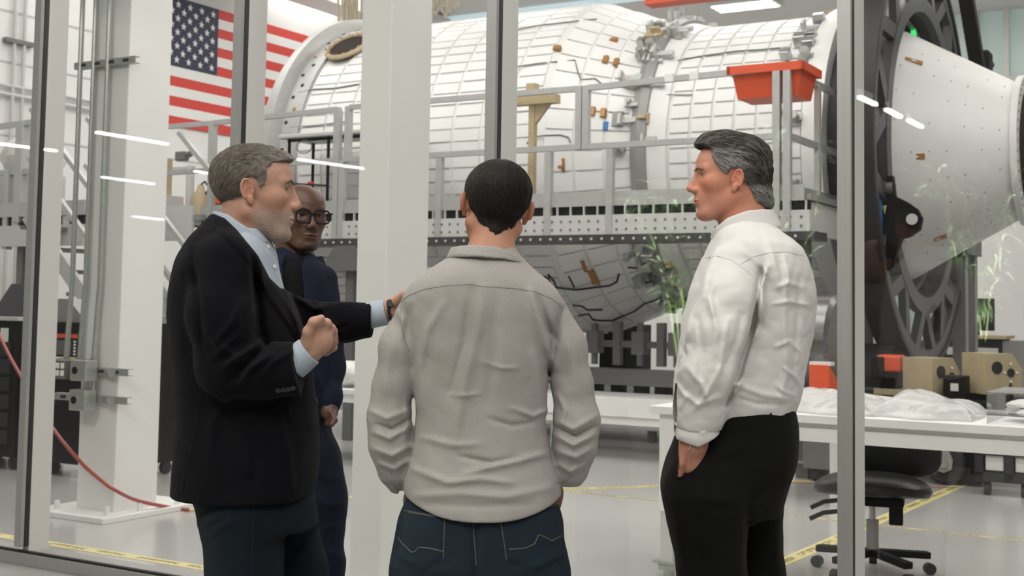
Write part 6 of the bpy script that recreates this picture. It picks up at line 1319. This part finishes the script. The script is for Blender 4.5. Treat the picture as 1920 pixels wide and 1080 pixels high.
    ts = bvh(sh); seam('yoke_seam', ts, [(1388, 496), (1410, 482), (1440, 474), (1475, 472), (1505, 480)], .0012, 'seam_white', body, B); seam('shoulder_seam', ts, [(1322, 484), (1345, 480), (1372, 488), (1400, 508), (1412, 520)], .0012, 'seam_white', body, B)
    tt = bvh(tr_); seam('pocket_welt', tt, [(1315, 812), (1350, 810), (1380, 806), (1408, 802)], .0018, 'black_cloth', body, B); seam('pocket_welt', tt, [(1320, 818), (1360, 815), (1400, 810)], .0015, 'black_cloth', body, B); seam('side_seam', tt, [(1340, 880), (1325, 920), (1318, 1000), (1310, 1078)], .0014, 'black_cloth', body, B)
    h = camhit([tt], 1399, 826, B)
    if h: MB(True).tube([h[0], h[0] + h[1]*.002], .006, 14).build('pocket_button', 'black_cloth', body, True)
    seam('belt_loop', tt, [(1443, 768), (1445, 778)], .004, 'black_cloth', body, B)
    MB(True).tube([Vector(I(1292, 828, -.205)) - B, Vector(I(1294, 838, -.205)) - B, Vector(I(1292, 842, -.203)) - B], .0012, 5).build('bracelet_thread', 'seam_white', body)
    for kx, dd in ((1340, -.10), (1425, .10)):
        a = I(kx, 1480, dd); shoe(body, B, (a[0] - .17, a[1], 0), (a[0] + .04, a[1], 0))
person_white()
# ---------------------------------------------------------------- 4: navy overshirt and black glasses, behind the blazer
def person_glasses():
    g = Fig(4.28, 560); I = g.I; B = g.base
    yw = math.radians(33); Hd = Head(I(562, 405, 0), (math.sin(yw), -math.cos(yw), -.03), sc=1.04, jaw=1.10, nose=.96, ls=.97)
    na, nb = I(553, 440, .03), I(550, 495, .03)
    def f_head(P): return smin(smin(Hd.field(P), cone(P, na, nb, .060, .066), .022), cone(P, nb, I(550, 540, .03), .07, .10), .03)
    rows = g.rows([(476, 520, 588, .07), (490, 500, 604, .10), (505, 484, 616, .118), (530, 470, 624, .13), (570, 466, 628, .135), (630, 466, 630, .135), (690, 468, 628, .135), (750, 474, 622, .135), (800, 480, 616, .135)])
    armL = [(606, 525, 27, 0), (618, 600, 25, -.02), (622, 690, 23, -.01), (620, 745, 19, -.05), (618, 765, 17, -.06)]; armR = [(480, 530, 28, .02), (410, 590, 26, .08), (341, 640, 25, .1), (400, 720, 22, .06), (470, 760, 18, -.02)]
    fl = [([(560, 520), (575, 600), (590, 700)], .006, 9), ([(600, 540), (598, 620), (602, 700)], -.008, 6), ([(615, 620), (625, 660), (632, 700)], .006, 7), ([(580, 560), (600, 600), (612, 640)], .005, 7), ([(575, 690), (600, 720), (615, 770)], .006, 8)]
    def core(P):
        d = loft(P, rows, 2.25); d = smin(d, g.ch(P, armL, .03), .012); return smin(d, g.ch(P, armR, .03), .02)
    def f_sh(P):
        d = creases(P, core(P), fl, 4.3) + ripple(P, 51, 34., .0016); nk = cone(P, I(556, 430, .02), I(552, 480, .02), .064, .074); d = smax(d, -nk, .004); q = projv(P); px, py = q[:, 0], q[:, 1]
        vx = np.interp(py, [470, 500, 560, 640, 760], [575, 566, 571, 576, 590]); opn = np.maximum(np.maximum(vx - 36 - px, px - vx)/g.k, P[:, 1] - 4.24); d = np.where((py > 470), smax(d, -opn, .004), d)
        return smax(d, g.zz(788, 560) + .02*np.abs(P[:, 0] - I(600, 780)[0]) - P[:, 2], .005)
    tr = g.rows([(740, 490, 612, .12), (790, 492, 618, .13), (830, 494, 624, .135), (870, 496, 628, .13)])
    def f_tr(P):
        d = loft(P, tr, 2.2); k1, a1_, k2, a2_ = I(602, 1060, -.04), I(604, 1270, -.04), I(520, 1060, .0), I(515, 1270, .0); a1_[2] = a2_[2] = .09
        d = smin(d, smin(chain(P, [I(585, 860, -.02), I(598, 940, -.03), k1, a1_], [.098, .090, .072, .066], .03), chain(P, [I(528, 860), k2, a2_], [.098, .076, .066], .03), .01), .03)
        return creases(P, d, [([(590, 880), (620, 900), (640, 890)], .006, 7), ([(585, 930), (615, 950), (640, 945)], .006, 7), ([(600, 1000), (620, 985), (640, 990)], .006, 7), ([(600, 1050), (620, 1035), (645, 1050)], .006, 7)], 4.4) + ripple(P, 53, 40., .0018)
    def f_hand(P):
        d = g.ch(P, [(618, 755, 16, -.06), (617, 772, 17, -.07)], .01); 
        for i in range(4): d = smin(d, chain(P, [I(612 + i*4, 775, -.06 - i*.012), I(617 + i*3.4, 788, -.075 - i*.012), I(613 + i*3, 796, -.09 - i*.012)], [.011, .010, .009], .006), .006)
        return d
    base = (.088, .043, .027)
    cols = skin_cols(base, Hd, lambda p, pa: (np.exp(-((pa[:, 2] + .053)/.005)**2 - (pa[:, 1]/.028)**2)*sst(p[:, 0], .085, .092)*.8 + np.exp(-((pa[:, 2] + .108)/.014)**2 - (pa[:, 1]/.024)**2)*sst(p[:, 0], .06, .075)*.85), (.010, .008, .007), red=(1.08, .92, .9), lips=(1.25, .95, .95))
    bl, bh = Hd.box(.15); bl = bl.copy(); bl[2] = g.zz(495, 560)
    l0, h0_ = I(310, 810), I(655, 468); l0[1], h0_[1] = 4.08, 4.48; l1, h1 = l0.copy(), h0_.copy(); l1[2] = .1; hl, hh = I(600, 805), I(640, 745); hl[1], hh[1] = 4.1, 4.3
    body = sdf_mesh('person', [(f_head, bl, bh, .0025), (f_hand, hl, hh, .0032), (lambda P: np.minimum(core(P), f_tr(P)) + .024, l1, h1, .018)], 'skin_dark', None, B, cols)
    tag(body, 'person with shaved head and black glasses in a navy overshirt, behind the dark blazer', 'person')
    ov = sdf_mesh('overshirt', [(f_sh, l0, h0_, .0055)], 'navy_cloth', body, B)
    sdf_mesh('undershirt', [(lambda P: smax(loft(P, [(r[0], r[1], r[2], r[3] - .012, r[4] - .012) for r in rows], 2.25), -cone(P, I(556, 430, .02), I(552, 478, .02), .060, .066), .004), I(480, 800) * np.array((1, 0, 1), f32) + np.array((0, 4.1, 0), f32), I(640, 470)*np.array((1, 0, 1), f32) + np.array((0, 4.46, 0), f32), .007)], 'black_cloth', body, B)
    l2, h2 = I(470, 900), I(665, 760); l2[1], h2[1], l2[2] = 4.08, 4.46, .06; sdf_mesh('trousers', [(f_tr, l2, h2, .008)], 'navy_cloth', body, B)
    def f_collar(P):
        q = projv(P); px, py = q[:, 0], q[:, 1]; a, b = I(556, 462, .02), I(554, 500, .02); c, t = seg(P, a, b); s_ = np.abs(c - (.076 + .026*t)) - .004; top = np.interp(px, [505, 530, 555, 575, 590, 600], [470, 462, 476, 492, 482, 480]); bot = np.interp(px, [505, 530, 548, 566, 575, 590, 602], [495, 505, 515, 498, 500, 516, 500]); return smax(smax(s_, (top - py)/g.k, .003), (py - bot)/g.k, .003)
    c0, c1 = I(495, 530), I(615, 455); c0[1], c1[1] = 4.12, 4.46; sdf_mesh('collar', [(f_collar, c0, c1, .0035)], 'navy_cloth', body, B)
    eyes(Hd, body, B, 'iris_dark'); brows(Hd, body, B, (.012, .009, .008), .0036)
    gl = MB(True)
    lens = []
    for sy in (-1, 1):
        ring = []
        for k in range(24):
            t = 2*math.pi*k/24; e = 4.; x = math.copysign(abs(math.cos(t))**(2/e), math.cos(t))*.0245; z = math.copysign(abs(math.sin(t))**(2/e), math.sin(t))*.021; ring.append(Hd.wv((.1045 - .10*abs(sy*.0325 + x*1.0)**1.6*1.0, sy*.0325 + x, -.003 + z - .002)) - B)
        gl.tube(ring + [ring[0]], .0030, 6); lens.append(ring)
    gl.tube([Hd.wv((.103, .0085, .004)) - B, Hd.wv((.106, 0, .006)) - B, Hd.wv((.103, -.0085, .004)) - B], .0032, 6)
    go = gl.build('glasses_frame', 'black', body, True)
    for r_ in lens: MB(True).add(r_ + [sum(r_, Vector())/24], [(k, (k+1) % 24, 24) for k in range(24)]).build('lens', 'acrylic', go)
    for sy in (-1, 1): MB(True).tube([Hd.wv((.095, sy*.060, .008)) - B, Hd.wv((.09, sy*.073, .008)) - B, Hd.wv((.03, sy*.080, .006)) - B, Hd.wv((-.005, sy*.083, .008)) - B], .0028, 6).build('temple', 'black', go, True)
    for kx in (515, 604):
        a = I(kx, 1270); shoe(body, B, (a[0] + .05, a[1] - .17, 0), (a[0], a[1] + .04, 0))
person_glasses()
